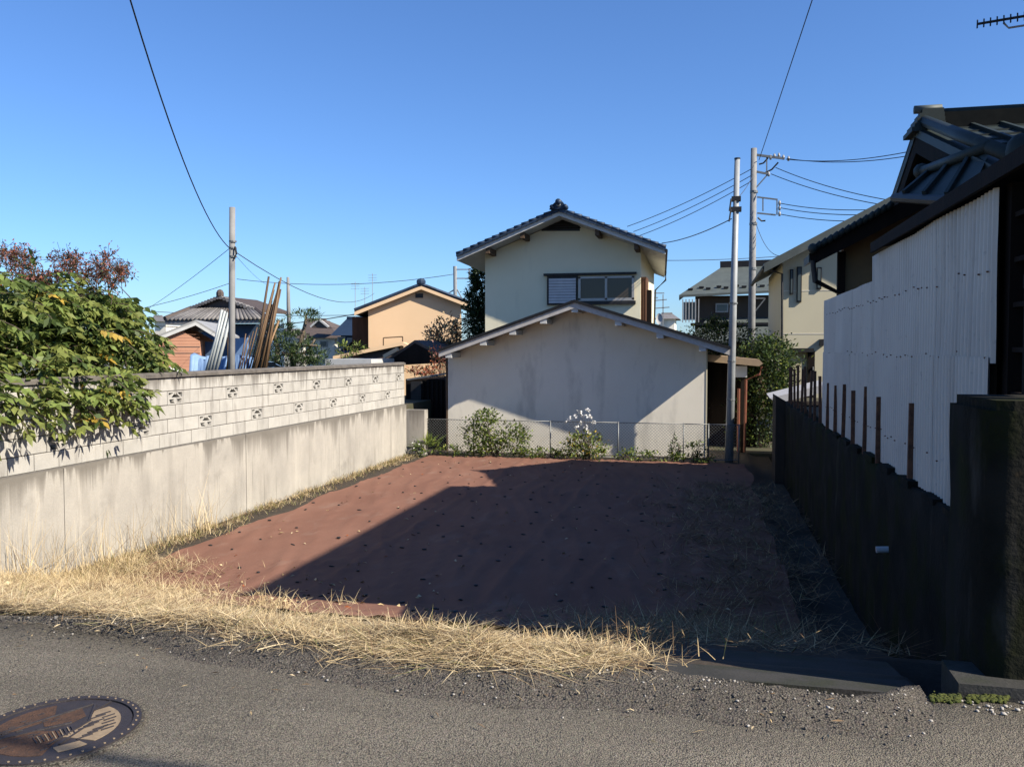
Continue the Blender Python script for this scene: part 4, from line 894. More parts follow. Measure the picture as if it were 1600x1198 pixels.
# far pole with square frame
fp = thing('far_pole', 'far steel pole with square frame between orange and cream houses', 'pole', PY(712, 560, 55))
MB().tube([PY(712, 560, 55), PY(711, 416, 55)], .13, 8).build('shaft', 'pole_steel', fp)
for a, b in (((711, 421), (734, 421)), ((711, 435), (733, 435)), ((733, 421), (733, 435)), ((711, 452), (694, 462)), ((714, 452), (726, 474))): MB().bar(PY(*a, 55), PY(*b, 55), .07, .07).build('frame_bar', 'pole_steel', fp)
fp = thing('far_mast', 'far lattice aerial mast right of the upper storey', 'mast', PY(1020, 560, 55))
for a, b in (((1020, 560), (1019, 452)), ((1036, 560), (1036, 460)), ((1019, 458), (1038, 458)), ((1019, 470), (1042, 468)), ((1019, 482), (1046, 480)), ((1012, 466), (1028, 465))): MB().bar(PY(*a, 55), PY(*b, 55), .06, .06).build('mast_bar', 'pole_steel', fp)
for i, (x, y0_, y1_, lb) in enumerate([(555, 500, 440, 'leftmost thin aerial on the roofs left of the orange house'), (570, 495, 448, 'middle thin aerial left of the orange house'), (582, 480, 427, 'tallest thin aerial left of the orange house')]):
    fp = thing('roof_aerial', lb, 'aerial', PY(x, y0_, 50), 'thin aerials on far roofs'); MB().tube([PY(x, y0_, 50), PY(x, y1_, 50)], .018, 5).build('mast', 'pole_steel', fp)
    for k in range(3): q = PY(x, y1_+3+k*4, 50); MB().bar(q-Vector((.28, 0, 0)), q+Vector((.28, 0, 0)), .018, .018).build('element', 'pole_steel', fp)

# dark timber shed in the gap and red hedge
ds = thing('dark_shed', 'dark timber shed in the gap between block wall and cream house', 'shed', PY(660, 640, 23.6))
MB().box(PY(634, 600, 24).x, PY(699, 600, 24).x+.3, 24.0, 27, -1.4, PY(660, 592, 24).z).build('wall', 'dark_wood', ds)
MB().box(PY(640, 600, 23.7).x, PY(656, 600, 23.7).x, 23.8, 23.98, PY(640, 652, 23.8).z, PY(640, 596, 23.8).z).build('window_panel', 'black', ds)
for k in range(6): x = PY(660+k*7, 600, 23.95).x; MB().box(x, x+.06, 23.94, 23.995, -1.4, PY(660, 594, 24).z).build('batten', 'dark_wood', ds)
MB().bar(PY(636, 593, 23.9), PY(700, 583, 23.9), .05, .05).build('eave_pipe', 'galv', ds)
a, b, c = PY(596, 572, 27), PY(648, 536, 27), PY(706, 566, 27)
for p, q in ((a, b), (b, c)): MB().extr([p, q, q+Vector((0, 0, .1)), p+Vector((0, 0, .1))], (0, 4, 0)).build('roof', 'roof_brown', ds)
MB().extr([a, b, c], (0, .1, 0)).build('gable', 'dark_wood', ds)
MB().bar(PY(600, 557, 26.8), PY(622, 545, 26.8), .12, .12).build('eave_board', 'orange', ds)
p = PY(660, 577, 24.6)
shrub('red_hedge', 'clipped rust-red hedge top in the dark gap beside the cream house', [((p.x, 24.6, p.z-.02), (.62, .4, .17), 420)], [OR, RD, DK], [4, 3, 2], .08, .05, (p.x, 24.6, -1.3), 5, 'hedge')
p = PY(695, 525, 30)
shrub('cream_leaf_shrub', 'pale cream-leaved shrub in front of the orange house wall', [((p.x, 30, p.z), (.6, .5, .6), 1000), ((p.x-.3, 30, p.z-.5), (.7, .4, .35), 500)], [CR, OR, G2], [5, 2, 1], .16, .07, (p.x, 30, -1.3), 14)
p = PY(690, 565, 25.5)
shrub('red_twig_shrub', 'dark red twiggy shrub above the shed by the cream house eave', [((p.x-.2, 25.6, p.z+.1), (.35, .35, .4), 260)], [RD, OR, DK], [4, 2, 2], .08, .04, (p.x, 25.6, -1.3), 10)
p = PY(742, 470, 29)
shrub('dark_conifer', 'tall dark conifer against the left edge of the upper storey', [((p.x+.15, 29, PY(742, 505, 29).z), (.45, .5, .6), 1800), ((p.x+.1, 29, PY(742, 470, 29).z), (.45, .45, .5), 1500), ((p.x+.15, 29, PY(750, 430, 29).z), (.28, .35, .45), 1000), ((p.x+.2, 29, PY(750, 545, 29).z), (.5, .5, .6), 500)], [DK, G2], [6, 1], .17, .05, (p.x+.15, 29, -1.3), 8, 'tree')
# pine
pt = thing('garden_pine', 'cloud-pruned pine with bare crooked branches behind the block wall', 'tree', PY(455, 575, 19))
PYv = 19.
mb = MB()
def tb(pts, r): mb.tube([PY(x, y, PYv+dy) for x, y, dy in pts], r, 7)
tb([(432, 590, 0), (434, 545, 0), (428, 520, .1), (436, 500, .1)], [.07, .06, .05, .03]); tb([(462, 590, .3), (455, 555, .3), (470, 535, .3), (478, 500, .4), (478, 492, .4)], [.07, .06, .05, .04, .03])
tb([(440, 552, 0), (458, 556, .1), (480, 550, .1), (492, 530, .2)], [.05, .04, .035, .02]); tb([(455, 545, .3), (475, 540, .1), (495, 540, 0)], [.04, .03, .02]); tb([(430, 530, 0), (415, 520, 0), (405, 508, 0)], [.04, .03, .02])
mb.build('trunk', 'bark_pine', pt, smooth=True)
def pad(px, py, rx, rz, n):
    c = PY(px, py, PYv+random.uniform(-.2, .4)); return (tuple(c), (rx, .4, rz), n)
foliage('crown', [pad(478, 493, .34, .12, 420), pad(440, 515, .32, .18, 420), pad(455, 532, .42, .2, 600), pad(425, 545, .4, .3, 600), pad(470, 550, .35, .22, 500), pad(490, 555, .28, .28, 500), pad(440, 565, .55, .25, 700), pad(480, 570, .5, .2, 600), pad(416, 525, .3, .3, 350)], [PN, DK, G2], [5, 4, 1.5], .11, .022, pt, up=.8)
p = PY(545, 548, 26); shrub('green_sprig_shrub', 'small fresh green shrub above the far end of the block wall', [((p.x, 26, p.z), (.5, .3, .25), 240)], [G1, G3, G2], [4, 2, 2], .12, .05, (p.x, 26, 0), 6)

# ------------------------------------------------------------------ big tree at left, overhanging the wall
tr = thing('broadleaf_tree', 'leafy green tree with yellowing leaves and red seed heads overhanging the block wall', 'tree', (-9.3, 8.9, .06))
mb = MB(); base = Vector((-9.4, 8.9, .02))
limb_ends = []
for i in range(9):
    a_ = 2*math.pi*i/9+random.random()*.5; r_ = random.uniform(.6, 1.7)
    e = Vector((-9.0+.7*r_*math.cos(a_), 8.9+1.0*r_*math.sin(a_), random.uniform(1.3, 1.9))); m_ = base.lerp(e, .5)+Vector((0, 0, .35))
    mb.tube([base+Vector((0, 0, .5)), m_, e], [.06, .04, .012], 7); limb_ends.append(e)
mb.tube([base, base+Vector((.05, .02, .6))], [.11, .08], 9)
mb.build('trunk', 'bark', tr, smooth=True)
# crown: compound leaves placed over an uneven dome, drooping
cents = [((-8.75, 9.6, 1.75), (1.05, 1.35, .62)), ((-8.9, 8.3, 1.8), (1.1, 1.3, .65)), ((-9.0, 7.2, 1.75), (1.2, 1.1, .7)), ((-8.45, 9.1, 1.15), (.95, 1.4, .55)), ((-8.3, 7.9, 1.05), (.9, 1.1, .55)), ((-9.0, 10.7, 1.75), (.95, .85, .62)), ((-8.15, 6.9, 1.1), (.8, .9, .6)), ((-8.8, 11.2, 1.35), (.8, .75, .6)), ((-9.0, 9.6, 2.2), (.9, 1.3, .38)), ((-9.0, 8.0, 2.25), (.9, 1.0, .42)), ((-9.0, 10.6, 2.1), (.8, .8, .35)), ((-8.1, 9.6, .85), (.55, 1.0, .4))]
P, D, Ls, Ws, MI = [], [], [], [], []; RP = []
for ci, (c, r) in enumerate(cents):
    for k in range(170):
        d = unit(RNG.normal(size=3)); d[2] = d[2]*.8+.15
        q = np.array(c)+d*np.array(r)*RNG.uniform(.55, 1.02)
        if q[1] > 12.2 or q[2] < .42: continue
        out = unit(np.array([d[0]+.35, d[1]-.15, .1])+RNG.normal(0, .35, 3)); rl = RNG.uniform(.28, .5)
        side = unit(np.cross(out, [0, 0, 1.])); tint = RNG.random(); hue = RNG.random()
        npair = RNG.integers(4, 7); pts = []
        for j in range(npair):
            t = (j+1)/npair; b_ = q+out*rl*t-np.array([0, 0, .30*rl*t*t]); pts.append(b_)
            for s in (-1, 1):
                P.append(b_); D.append(side*s*.75+out*.45+np.array([0, 0, -.55])+RNG.normal(0, .28, 3)); Ls.append(RNG.uniform(.11, .18)); Ws.append(RNG.uniform(.055, .085))
                MI.append(3 if hue > .975 else (2 if hue > .58 else (1 if hue < .25 else 0)))
        P.append(pts[-1]); D.append(out+np.array([0, 0, -.8])); Ls.append(.16); Ws.append(.055); MI.append(MI[-1])
        RP.append([q]+pts)
V, F = leaves(np.array(P), np.array(D), np.array(Ls), np.array(Ws), .12)
nmesh('crown', V, F, [T1, T2, T3, G4], MI, tr)
mb = MB()
for pts in RP[::2]: mb.tube([Vector(p) for p in pts[::2]]+[Vector(pts[-1])], .006, 3, False)
tag(mb.build('leaf_stalks', 'bark', tr), kind='stuff')
# red seed heads on top
heads = [(8, 405), (30, 392), (42, 400), (55, 425), (20, 425), (0, 440), (40, 440), (70, 438), (100, 405), (112, 400), (125, 415), (140, 410), (150, 425), (165, 408), (180, 418), (195, 415), (170, 430), (95, 425), (5, 385), (60, 415)]
P, D, MI = [], [], []; mb = MB()
heads = [(hx+random.gauss(0, 9), hy+random.gauss(10, 8)) for hx, hy in heads for _ in range(3)]
for hx, hy in heads:
    c = np.array(PY(hx+random.gauss(0, 3), hy+random.gauss(0, 3), 10.4+random.gauss(0, .35)))
    mb.tube([Vector(c)+Vector((random.gauss(0, .12), random.gauss(0, .1), -.22)), Vector(c)], [.007, .004], 4)
    for k in range(16):
        d = unit(RNG.normal(size=3)+[0, 0, .5]); l_ = RNG.uniform(.10, .24); mb.tube([Vector(c), Vector(c+d*l_)], .003, 3, False)
        for j in range(4): P.append(c+d*l_*RNG.uniform(.3, 1)+RNG.normal(0, .015, 3)); D.append(RNG.normal(size=3)); MI.append(int(RNG.choice(3, p=[.7, .12, .18])))
V, F = leaves(np.array(P), np.array(D), .05, .024); tag(nmesh('seed_head', V, F, [RD, OR, G2], MI, tr), kind='stuff'); tag(mb.build('seed_stalk', 'bark', tr), kind='stuff')

# ------------------------------------------------------------------ right background
yh = thing('yellow_house', 'pale yellow two-storey house with narrow windows behind the white fence', 'house', PY(1260, 600, 27))
Y0 = 27.
el = PY(1194, 417, Y0-.7); rr = PY(1330, 345, Y0-.7)
x0 = PY(1222, 500, Y0).x
sl_ = (rr.z-el.z)/(rr.x-el.x); rx = x0+3.2; rdg = Vector((rx, el.y, el.z+sl_*(rx-el.x))); elr = Vector((2*rx-el.x, el.y, el.z)); zx = el.z+sl_*(x0-el.x)-.1
MB().prism([(x0, -1.4), (2*rx-x0, -1.4), (2*rx-x0, zx), (rx, rdg.z-.1), (x0, zx)], Y0, Y0+6).build('wall', 'yellow', yh)
for p_, q_ in ((el, rdg), (rdg, elr)):
    MB().extr([p_, q_, q_+Vector((0, 0, .1)), p_+Vector((0, 0, .1))], (0, 7.5, 0)).build('roof', 'roof_slate', yh)
    MB().extr([p_+Vector((0, -.04, .03)), q_+Vector((0, -.04, .03)), q_+Vector((0, -.04, -.16)), p_+Vector((0, -.04, -.16))], (0, .06, 0)).build('bargeboard', 'roof_slate', yh)
MB().tube([el+Vector((0, 0, -.02)), el+Vector((0, 7, -.02))], .06, 6).build('gutter', 'black', yh)
MB().tube([el+Vector((.05, .05, -.05)), PY(1222, 428, Y0-.1), (x0+.04, Y0-.08, -1)], .035, 6).build('downpipe', 'black', yh)
for wx0, wy0, wx1, wy1 in ((1234, 421, 1239, 460), (1245, 417, 1252, 472), (1276, 418, 1283, 452)):
    a, b, c, d = rect(wx0, wy0, wx1, wy1, Y0); f = MB().box(a, b, Y0-.06, Y0-.003, c, d).build('window', 'black', yh); MB().box(a+.03, b-.03, Y0-.075, Y0-.062, c+.04, d-.04).build('pane', 'glass_sky', f)
for py in (455, 522): z = PY(1240, py, Y0).z; MB().box(x0+.03, x0+4, Y0-.008, Y0+.01, z, z+.02).build('siding_joint', 'stucco', yh)
a, b, c, d = rect(1239, 544, 1270, 550, Y0-.5); MB().box(a, b, Y0-.8, Y0-.003, c, d).build('door_canopy', 'black', yh)
a, b, c, d = rect(1262, 548, 1272, 625, Y0); dd = MB().box(a, b, Y0-.05, Y0-.003, c, d).build('door', 'dark_wood', yh); MB().box(b-.06, b-.03, Y0-.09, Y0-.052, c+.9, c+1.0).build('handle', 'alu', dd)
a, b, c, d = rect(1280, 530, 1287, 540, Y0); MB().box(a, b, Y0-.2, Y0-.003, c, d).build('wall_lamp', 'black', yh)
# snow-white car-port roof by the posts
p = PY(1250, 607, 21); tag(MB().extr([PY(1203, 622, 20.5), PY(1290, 600, 20.5), PY(1292, 612, 20.5), PY(1214, 630, 20.5)], (0, 1.2, .05)).build('white_roof_sheet', 'shutter', None, (p.x, 20.6, p.z)), 'tilted white roofing sheet behind the row of stub posts', 'roof sheet')
tag(MB().box(1.9, 4.5, 20.3, 21.9, -1.4, PY(1240, 625, 20.5).z-.1).build('store_box', 'dark_wood', None, (3, 21, -1.4)), 'low dark store under the tilted white roofing sheet', 'store')

# slate-roofed house
sh = thing('slate_roof_house', 'large dark brown house with grey-green hip roof behind the utility pole', 'house', PY(1150, 560, 46))
Y0 = 46.
a, b = PY(1061, 461, Y0-1), PY(1300, 449, Y0-1); r1, r2 = PY(1128, 417, Y0+3), PY(1300, 411, Y0+3)
MB().extr([a, b, r2, r1], (0, 0, -.12)).build('roof', 'roof_slate', sh)
MB().extr([r1, r1+Vector((-2.5, 6, -1.4)), a], (0, 0, -.1)).build('roof_side', 'roof_slate', sh)
MB().bar(r1+Vector((-.1, 0, .12)), r2+Vector((0, 0, .12)), .25, .35).build('ridge', 'roof_black', sh)
for k in range(16): t = .03+k/16.; q = a.lerp(b, t).lerp(r1.lerp(r2, t), .16+.05*(k % 2)); MB().box(q.x-.12, q.x+.12, q.y-.1, q.y+.1, q.z, q.z+.09).build('snow_stop', 'roof_black', sh)
MB().box(a.x+.8, b.x, Y0, Y0+8, -1.4, a.z).build('wall', mat('wall_brown', (.10, .078, .058), (.08, .062, .048), 2), sh)
MB().box(a.x+.6, b.x, Y0-1.6, Y0-.05, PY(1080, 506, Y0).z-.12, PY(1080, 506, Y0).z).build('balcony_floor', 'roof_black', sh)
for wx0, wy0, wx1, wy1 in ((1068, 472, 1088, 500), (1118, 474, 1138, 488), (1205, 470, 1218, 492)):
    p_, q_, c, d = rect(wx0, wy0, wx1, wy1, Y0); f = MB().box(p_, q_, Y0-.06, Y0-.003, c, d).build('window', 'alu', sh); MB().box(p_+.07, q_-.07, Y0-.08, Y0-.062, c+.07, d-.07).build('pane', 'glass_sky', f)
for k in range(6): x = PY(1066+k*5, 480, Y0-1.5).x; MB().box(x, x+.05, Y0-1.55, Y0-1.5, PY(1080, 505, Y0).z, PY(1080, 470, Y0).z).build('balcony_rail', 'alu', sh)
a, b = PY(1070, 535, Y0-3.5), PY(1300, 524, Y0-3.5); c, d = PY(1105, 498, Y0-.3), PY(1300, 494, Y0-.3)
MB().extr([a, b, d, c], (0, 0, -.12)).build('lower_roof', 'roof_slate', sh)
MB().box(a.x+.6, b.x, Y0-3, Y0-.1, -1.4, a.z-.1).build('lower_wall', 'tan', sh)

p = PY(1190, 590, 25.5)
shrub('camellia_hedge', 'tall glossy green hedge between cream and yellow houses', [((p.x+.15, 25.5, PY(1200, 560, 25.5).z), (.75, .6, .6), 3000), ((p.x+.25, 25.3, PY(1200, 610, 25.3).z), (.7, .5, .8), 3000), ((p.x-.1, 25.6, -.5), (.8, .5, .9), 2200)], [DK, G2, G1, G3], [5, 4, 1.5, .6], .10, .055, (p.x, 25.5, -1.3), 16, 'hedge')
p = PY(1125, 530, 31)
shrub('dark_garden_tree', 'dark garden tree showing over the low roof behind the steel pole', [((p.x, 31, PY(1130, 535, 31).z), (1.3, .9, .7), 2600), ((p.x-.1, 31, PY(1122, 512, 31).z), (.5, .5, .35), 600), ((p.x+.4, 31, .6), (1.3, .8, 1.0), 1800)], [DK, G2, G1], [6, 3, 1], .11, .055, (p.x, 31, -1.3), 12, 'tree')
p = PY(1118, 620, 26.5)
shrub('doorstep_plants', 'tangle of yellowing leaves beside the entrance porch', [((p.x, 26.2, -.3), (.35, .5, .8), 380)], [DK, G2, G4, OR], [5, 3, 1, .8], .09, .05, (p.x, 26.2, -1.3), 8, 'plant')

# ------------------------------------------------------------------ dry grass
def zsurf(x, y):
    if y < yedge(x)+.12: return .05
    return zlot(x, y)+.02
def grass(name, fn, n, L, W, up, sag, mats, wts, clumps=260, kind='stuff', cs=.12, zoff=.02, sweep=False):
    pts = []
    cl = [fn() for _ in range(clumps)]
    for i in range(n):
        cx, cy = cl[random.randrange(clumps)] if random.random() < .75 else fn()
        x, y = cx+random.gauss(0, cs), cy+random.gauss(0, cs); pts.append((x, y, zsurf(x, y)+zoff*(.25+1.5*max(0, fb(x, y, 3.2, 33)+.15))*random.random()**.7))
    P = np.array(pts); n = len(P); az = RNG.uniform(0, 2*math.pi, n); el = np.abs(RNG.normal(up, .30 if not sweep else .16, n))
    if sweep: az = np.array([3.2*fb(p[0], p[1], 1.6, 21) for p in pts])+RNG.normal(0, .85, n)+np.where(RNG.random(n) < .5, 0, math.pi)
    D = np.stack([np.cos(az)*np.cos(el), np.sin(az)*np.cos(el), np.sin(el)], 1)
    V, F, s = blades(P, D, L*RNG.uniform(.5, 1.5, n), W*RNG.uniform(.6, 1.3, n), sag*RNG.uniform(.3, 1.2, n))
    # keep blades above the surface
    for i in range(0, len(V)):
        pass
    mi = np.repeat(RNG.choice(len(mats), n, p=np.array(wts)/sum(wts)), s)
    return tag(nmesh(name, V, F, mats, mi), kind=kind)
def wid(x):   # depth of the front strip of straw
    return .20+.22*sst((-1.2-x)/1.2)+.45*sst((-2.4-x)/1.2)+2.4*sst((-3.3-x)/1.9)
def f_front():
    x = random.uniform(-8.0, -.45); d = wid(x)*abs(random.random()**1.15); return x, yedge(x)+.13+.05*fb(x, 0, 2.5, 44)+d
SM = ['straw', 'straw_pale', 'straw_dark', 'straw_green']
grass('dry_grass', f_front, 52000, .16, .0042, .10, .10, SM, [5, 4, 3.6, .6], 900, zoff=.055, sweep=True)
grass('dry_grass', f_front, 5500, .075, .0045, .70, .5, SM, [5, 4, 2, .5], 260, cs=.06)
def f_back():
    x = random.uniform(-4.2, -.1); return x, yedge(x)+.12+wid(x)*random.uniform(.7, 1.15)
grass('dry_grass', f_back, 700, .13, .0045, 1.0, .35, SM[:3], [4, 5, 1.5], 90, cs=.045)
def f_left():
    y = random.uniform(6.2, 9.9); return -7.6+abs(random.gauss(0, 1.25))*(1.25-.75*(y-6.2)/3.7), y
grass('dry_grass', f_left, 18000, .19, .005, .42, .30, SM, [5, 4, 2.2, .6], 300, cs=.11)
def f_wall():
    y = random.uniform(8.5, 21.2); return -7.62+abs(random.gauss(0, .20))*(1 if y < 15 else .8), y
grass('wall_grass', f_wall, 6500, .14, .007, .8, .4, ['straw', 'straw_pale', 'straw_green', 'straw_dark'], [3, 2, 3, 4], 150, cs=.09)
def f_tall():
    y = 8.0+4.0*random.random()**1.2; return -7.62+abs(random.gauss(0, .12)), y
grass('tall_dry_grass', f_tall, 420, .75, .007, 1.25, .30, ['straw_pale', 'straw', 'straw_dark'], [6, 3, .6], 60, cs=.07)
def f_right():
    x = random.gauss(.35, .6); y = random.uniform(5.6, 18.0); return min(1.45, x-(.9*random.random() if y < 9 else 0)), y
grass('lying_grass', f_right, 13000, .24, .008, .10, .06, ['straw_dark', 'straw', 'straw_green'], [7, 1.5, .5], 420, cs=.13, zoff=.06)
def f_tw():
    return random.gauss(-.35, .22), 4.55+random.random()*.5
grass('dead_weed_stems', f_tw, 110, .22, .005, 1.0, .45, ['straw_dark', 'straw', 'straw_green'], [4, 3, .6], 26, cs=.05)
# small straw tussocks (darker, upright)
for i, (px, py, lb) in enumerate([(150, 895, 'dark shaggy tussock in the straw near the block wall'), (420, 915, 'pale shaggy tussock at the corner of the red sheet'), (240, 868, 'low brown tussock in the straw above the dark shaggy one'), (330, 935, 'flattened pale tussock left of the sheet corner tussock'), (60, 925, 'pale tussock at the left picture edge below the wall'), (860, 985, 'small pale tussock near the right end of the straw strip')]):
    q = PZ(px, py+14, (-.55, -.35, -.75, -.25, -.3, -.1)[i]); n = 420 if i < 2 else 260; az = RNG.uniform(0, 6.283, n); el = RNG.uniform(.4, 1.3, n)
    Pn = np.stack([q.x+RNG.normal(0, .11, n), q.y+RNG.normal(0, .09, n), np.full(n, zsurf(q.x, q.y)-.02)], 1); Dn = np.stack([np.cos(az)*np.cos(el), np.sin(az)*np.cos(el), np.sin(el)], 1)
    V, F, s = blades(Pn, Dn, RNG.uniform(.15, .34, n)*(1 if i < 2 else .7), RNG.uniform(.005, .009, n), RNG.uniform(.3, .9, n))
    o = nmesh('grass_tussock', V, F, ['straw_dark' if i in (0, 2) else 'straw', 'straw_pale', 'straw_dark'], np.repeat(RNG.choice(3, n, p=[.6, .2, .2]), s), at=(q.x, q.y, zsurf(q.x, q.y))); tag(o, lb, 'grass tussock')

# fallen leaves and bits of straw blown over the sheet and road edge
n = 420; xs_ = RNG.uniform(-6.8, .4, n); ys_ = 6.6+14.2*RNG.random(n)**1.3
k_ = RNG.random(n) < .45; xs_[k_] = RNG.normal(-4.6, 1.0, k_.sum()); ys_[k_] = RNG.uniform(6.2, 9.5, k_.sum())
P = np.array([(x, y, zfab(x, y)+.012) for x, y in zip(xs_, ys_)]); a_ = RNG.uniform(0, 6.28, n)
V, F = leaves(P, np.stack([np.cos(a_), np.sin(a_), RNG.normal(0, .15, n)], 1), RNG.uniform(.03, .09, n), RNG.uniform(.012, .04, n), .3)
tag(nmesh('leaf_litter', V, F, ['straw', 'straw_dark', OR, 'straw_pale'], RNG.choice(4, n, p=[.3, .35, .1, .25])), kind='stuff')
n = 150; xs_ = RNG.uniform(-4.4, .6, n); P = np.array([(x, yedge(x)-abs(d), max(.012, .02)+.03*max(0, 1-abs(d)*4)) for x, d in zip(xs_, RNG.normal(0, .28, n))]); a_ = RNG.uniform(0, 6.28, n)
V, F = leaves(P, np.stack([np.cos(a_), np.sin(a_), RNG.normal(0, .05, n)], 1), RNG.uniform(.015, .07, n), RNG.uniform(.003, .009, n), .2)
tag(nmesh('straw_litter', V, F, ['straw', 'straw_pale', 'straw_dark'], RNG.choice(3, n)), kind='stuff')

# ------------------------------------------------------------------ gravel, chips, moss on the road
def pebbles(name, n, fn, r0, r1, m, zf):
    cube = np.array([[-1, -1, -.6], [1, -.8, -.7], [.9, 1, -.6], [-.8, .9, -.7], [-.6, -.7, .6], [.7, -.6, .7], [.6, .7, .55], [-.7, .6, .7]]); fc = np.array([[0, 3, 2, 1], [4, 5, 6, 7], [0, 1, 5, 4], [1, 2, 6, 5], [2, 3, 7, 6], [3, 0, 4, 7]])
    V, F = [], []
    for i in range(n):
        x, y = fn(); r = random.uniform(r0, r1)*random.uniform(.6, 1); a = random.random()*6.28; c, s = math.cos(a), math.sin(a); k = cube*RNG.uniform(.7, 1.2, (8, 3))*[r, r*.75, r*.55]
        V.append(np.stack([x+k[:, 0]*c-k[:, 1]*s, y+k[:, 0]*s+k[:, 1]*c, zf(x, y)+r*.2+k[:, 2]], 1)); F.append(fc+8*i)
    return tag(nmesh(name, np.concatenate(V), np.concatenate(F), [m]), kind='stuff')
def zk(x, y):
    d = (y-yedge(x)); wdd = .85
    return float(np.interp(d/wdd, [p[0] for p in prof], [max(0, p[1]) for p in prof]))*(sst((x+4.2)/1.2)*.8+.2)*(1-sst((x-.80)/.16))*(1-.45*sst((x-.1)/.6))
def fk(): x = random.uniform(-3.6, .95) if random.random() < .92 else random.uniform(-5, -3); return x, yedge(x)-abs(random.gauss(0, .15))*random.choice([1, 1, 1, 2])+.08
pebbles('gravel', 2300, fk, .003, .009, 'pebble', zk)
pebbles('gravel', 240, fk, .004, .010, 'stone_pale', zk)
pebbles('gravel', 500, lambda: (random.uniform(-4, 3), random.uniform(2.3, 4.1)), .002, .005, 'pebble', lambda x, y: .006)
pebbles('gravel', 60, lambda: (random.uniform(-4, 3), random.uniform(2.4, 4.0)), .002, .006, 'stone_pale', lambda x, y: .006)
for px, py, l, a_, lb in ((428, 1018, .13, .5, 'straw stalk lying on the dark road edge, left'), (655, 1030, .10, .3, 'straw stalk lying on the road edge below mid grass'), (590, 990, .14, -.05, 'pale straw stalk just off the grass on the road edge'), (900, 1082, .04, -.5, 'pale twig chip lying on the road below the grass'), (985, 1104, .03, .0, 'short pale chip on the road further right')):
    q = PZ(px, py, .03); z = zk(q.x, q.y)+.012; o = MB().tube([(q.x-l/2*math.cos(a_), q.y-l*math.sin(a_), z), (q.x, q.y, z+.006), (q.x+l/2*math.cos(a_), q.y+l*math.sin(a_), z)], .0028, 5).build('straw_stalk', 'straw_pale', None, (q.x, q.y, z)); tag(o, lb, 'straw stalk')
def fm():
    q = PZ(random.choice([random.uniform(1455, 1500), random.uniform(1510, 1575)]), random.gauss(1092, 3), 0); return q.x, q.y
pebbles('moss_patch', 420, fm, .006, .016, 'moss', lambda x, y: .004)
pebbles('gravel', 60, lambda: (random.uniform(1.1, 2.0), 4.02+random.gauss(0, .04)), .006, .014, 'stone_pale', lambda x, y: .004)

# ------------------------------------------------------------------ manhole cover
mc = Vector((-2.555, 2.925, .012)); MR = .315
mh = thing('manhole_cover', 'round iron manhole cover with brown and cream relief set in the road', 'manhole cover', mc)
def disc(name, r0, r1, z0, z1, m, par, n=56):
    mb = MB(); ring = []
    for r_, z_ in ((r0, z0), (r0, z1), (r1, z1), (r1, z0)) if r0 > 0 else ((.001, z0), (.001, z1), (r1, z1), (r1, z0)):
        ring.append([mc+Vector((r_*math.cos(2*math.pi*k/n), r_*math.sin(2*math.pi*k/n), z_)) for k in range(n)])
    for r_ in ring: mb.v += r_
    for i in range(3): mb.f += [(i*n+k, i*n+(k+1) % n, (i+1)*n+(k+1) % n, (i+1)*n+k) for k in range(n)]
    return mb.build(name, m, par)
disc('seal', .30, .328, -.03, .002, 'asphalt_rough', mh); disc('frame', .284, .315, -.03, .009, 'iron', mh); disc('cover', 0, .279, -.03, .004, 'iron', mh)
for k in range(44):
    a_ = 2*math.pi*k/44; q = mc+Vector((.299*math.cos(a_), .299*math.sin(a_), .009)); MB().tube([q, q+Vector((0, 0, .003))], .0045, 6).build('stud', 'iron_cream', mh)
MA = R(36)
def mcv(p): return mc+Vector((p[0]*math.cos(MA)-p[1]*math.sin(MA), p[0]*math.sin(MA)+p[1]*math.cos(MA), p[2]))
def patch(name, pts, z0, z1, m, par=None):
    return MB().extr([mcv((x, y, z0)) for x, y in pts], (0, 0, z1-z0)).build(name, m, par or mh)
def arc(r, a0, a1, n=10): return [(r*math.cos(R(a0+(a1-a0)*k/n)), r*math.sin(R(a0+(a1-a0)*k/n))) for k in range(n+1)]
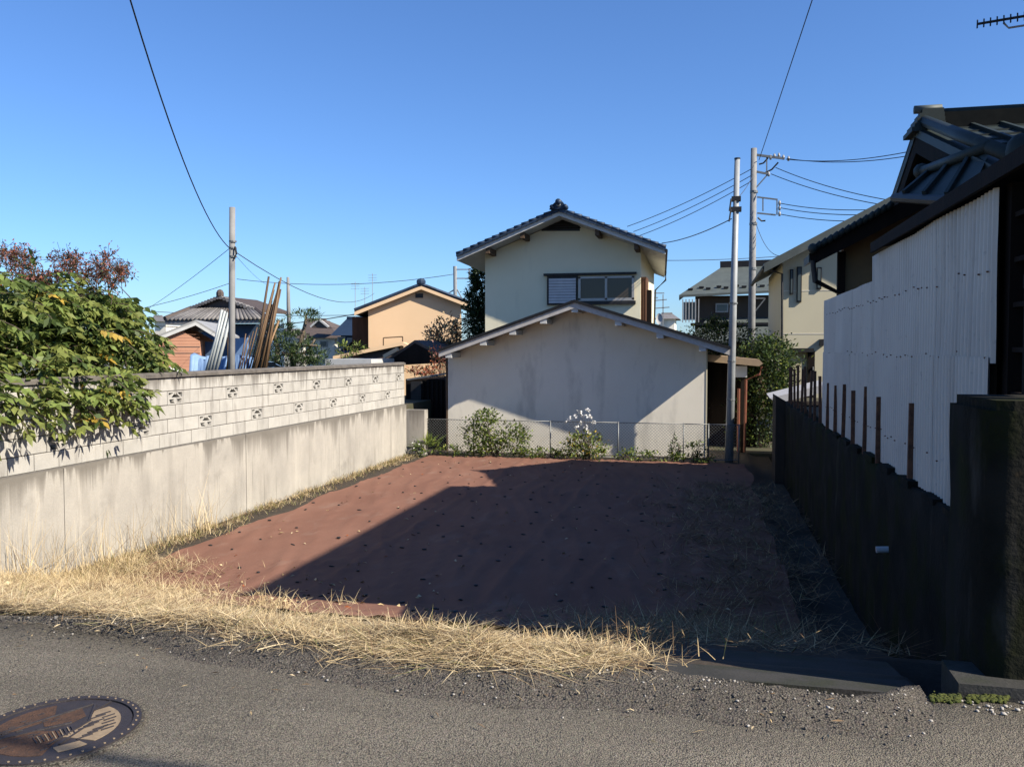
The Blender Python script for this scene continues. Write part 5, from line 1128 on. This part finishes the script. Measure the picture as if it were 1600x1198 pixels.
cp = patch('cream_panel', arc(.235, -52, 38)+[(.13, .12), (.115, .02), (.09, -.03), (.03, -.1)], .004, .0062, 'iron_cream')
for k in range(13):
    t = k; y_ = -.15+.023*k; x_ = .10+.018*((k*5) % 4)+(.02 if k > 6 else -.02); l_ = .055
    if math.hypot(x_+l_, y_+.03) < .225: MB().bar(mcv((x_, y_, .0078)), mcv((x_+l_, y_+.026, .0078)), .0065, .003).build('stripe', 'iron', cp)
for k in range(7):
    y_ = -.10+.032*k; x_ = .165+.006*(k % 2); l_ = .045
    if math.hypot(x_+l_, y_+.03) < .232: MB().bar(mcv((x_, y_, .0078)), mcv((x_+l_, y_+.022, .0078)), .0065, .003).build('stripe', 'iron', cp)
patch('cream_strip', arc(.238, -85, -60, 6)+[(.09, -.165), (.0, -.19)], .004, .006, 'iron_cream')
patch('brown_panel', arc(.245, 95, 175, 12)+[(-.16, .03), (-.02, .10)], .004, .0058, 'iron_brown')
patch('brown_panel', arc(.245, 185, 262, 12)+[(.0, -.15), (.02, -.04), (-.08, .0)], .004, .0058, 'iron_brown')
patch('brown_panel', [(-.06, .09), (.08, .17), (.10, .08), (.05, .03), (-.05, .035)], .004, .0056, 'iron_brown')
for x0_, y0_, x1_, y1_ in ((-.22, .02, .12, .20), (-.02, -.16, .12, .02), (.02, -.17, .13, .0), (.115, .02, .13, .19), (.13, .12, .19, .2), (-.2, -.03, .05, .03)):
    MB().bar(mcv((x0_, y0_, .0065)), mcv((x1_, y1_, .0065)), .008, .006).build('relief_line', 'iron', mh)
for k in range(11):
    x_ = -.06+.013*k; MB().bar(mcv((x_, -.13+.004*k, .0065)), mcv((x_-.02, -.07+.006*k, .0065)), .004, .005).build('relief_line', 'iron_cream' if k % 2 else 'iron', mh)
for k in range(26):
    a_ = random.uniform(100, 265); r_ = random.uniform(.06, .23); MB().bar(mcv((r_*math.cos(R(a_)), r_*math.sin(R(a_)), .0062)), mcv((r_*math.cos(R(a_))+.022, r_*math.sin(R(a_))+.01, .0062)), .006, .004).build('relief_line', 'iron', mh)
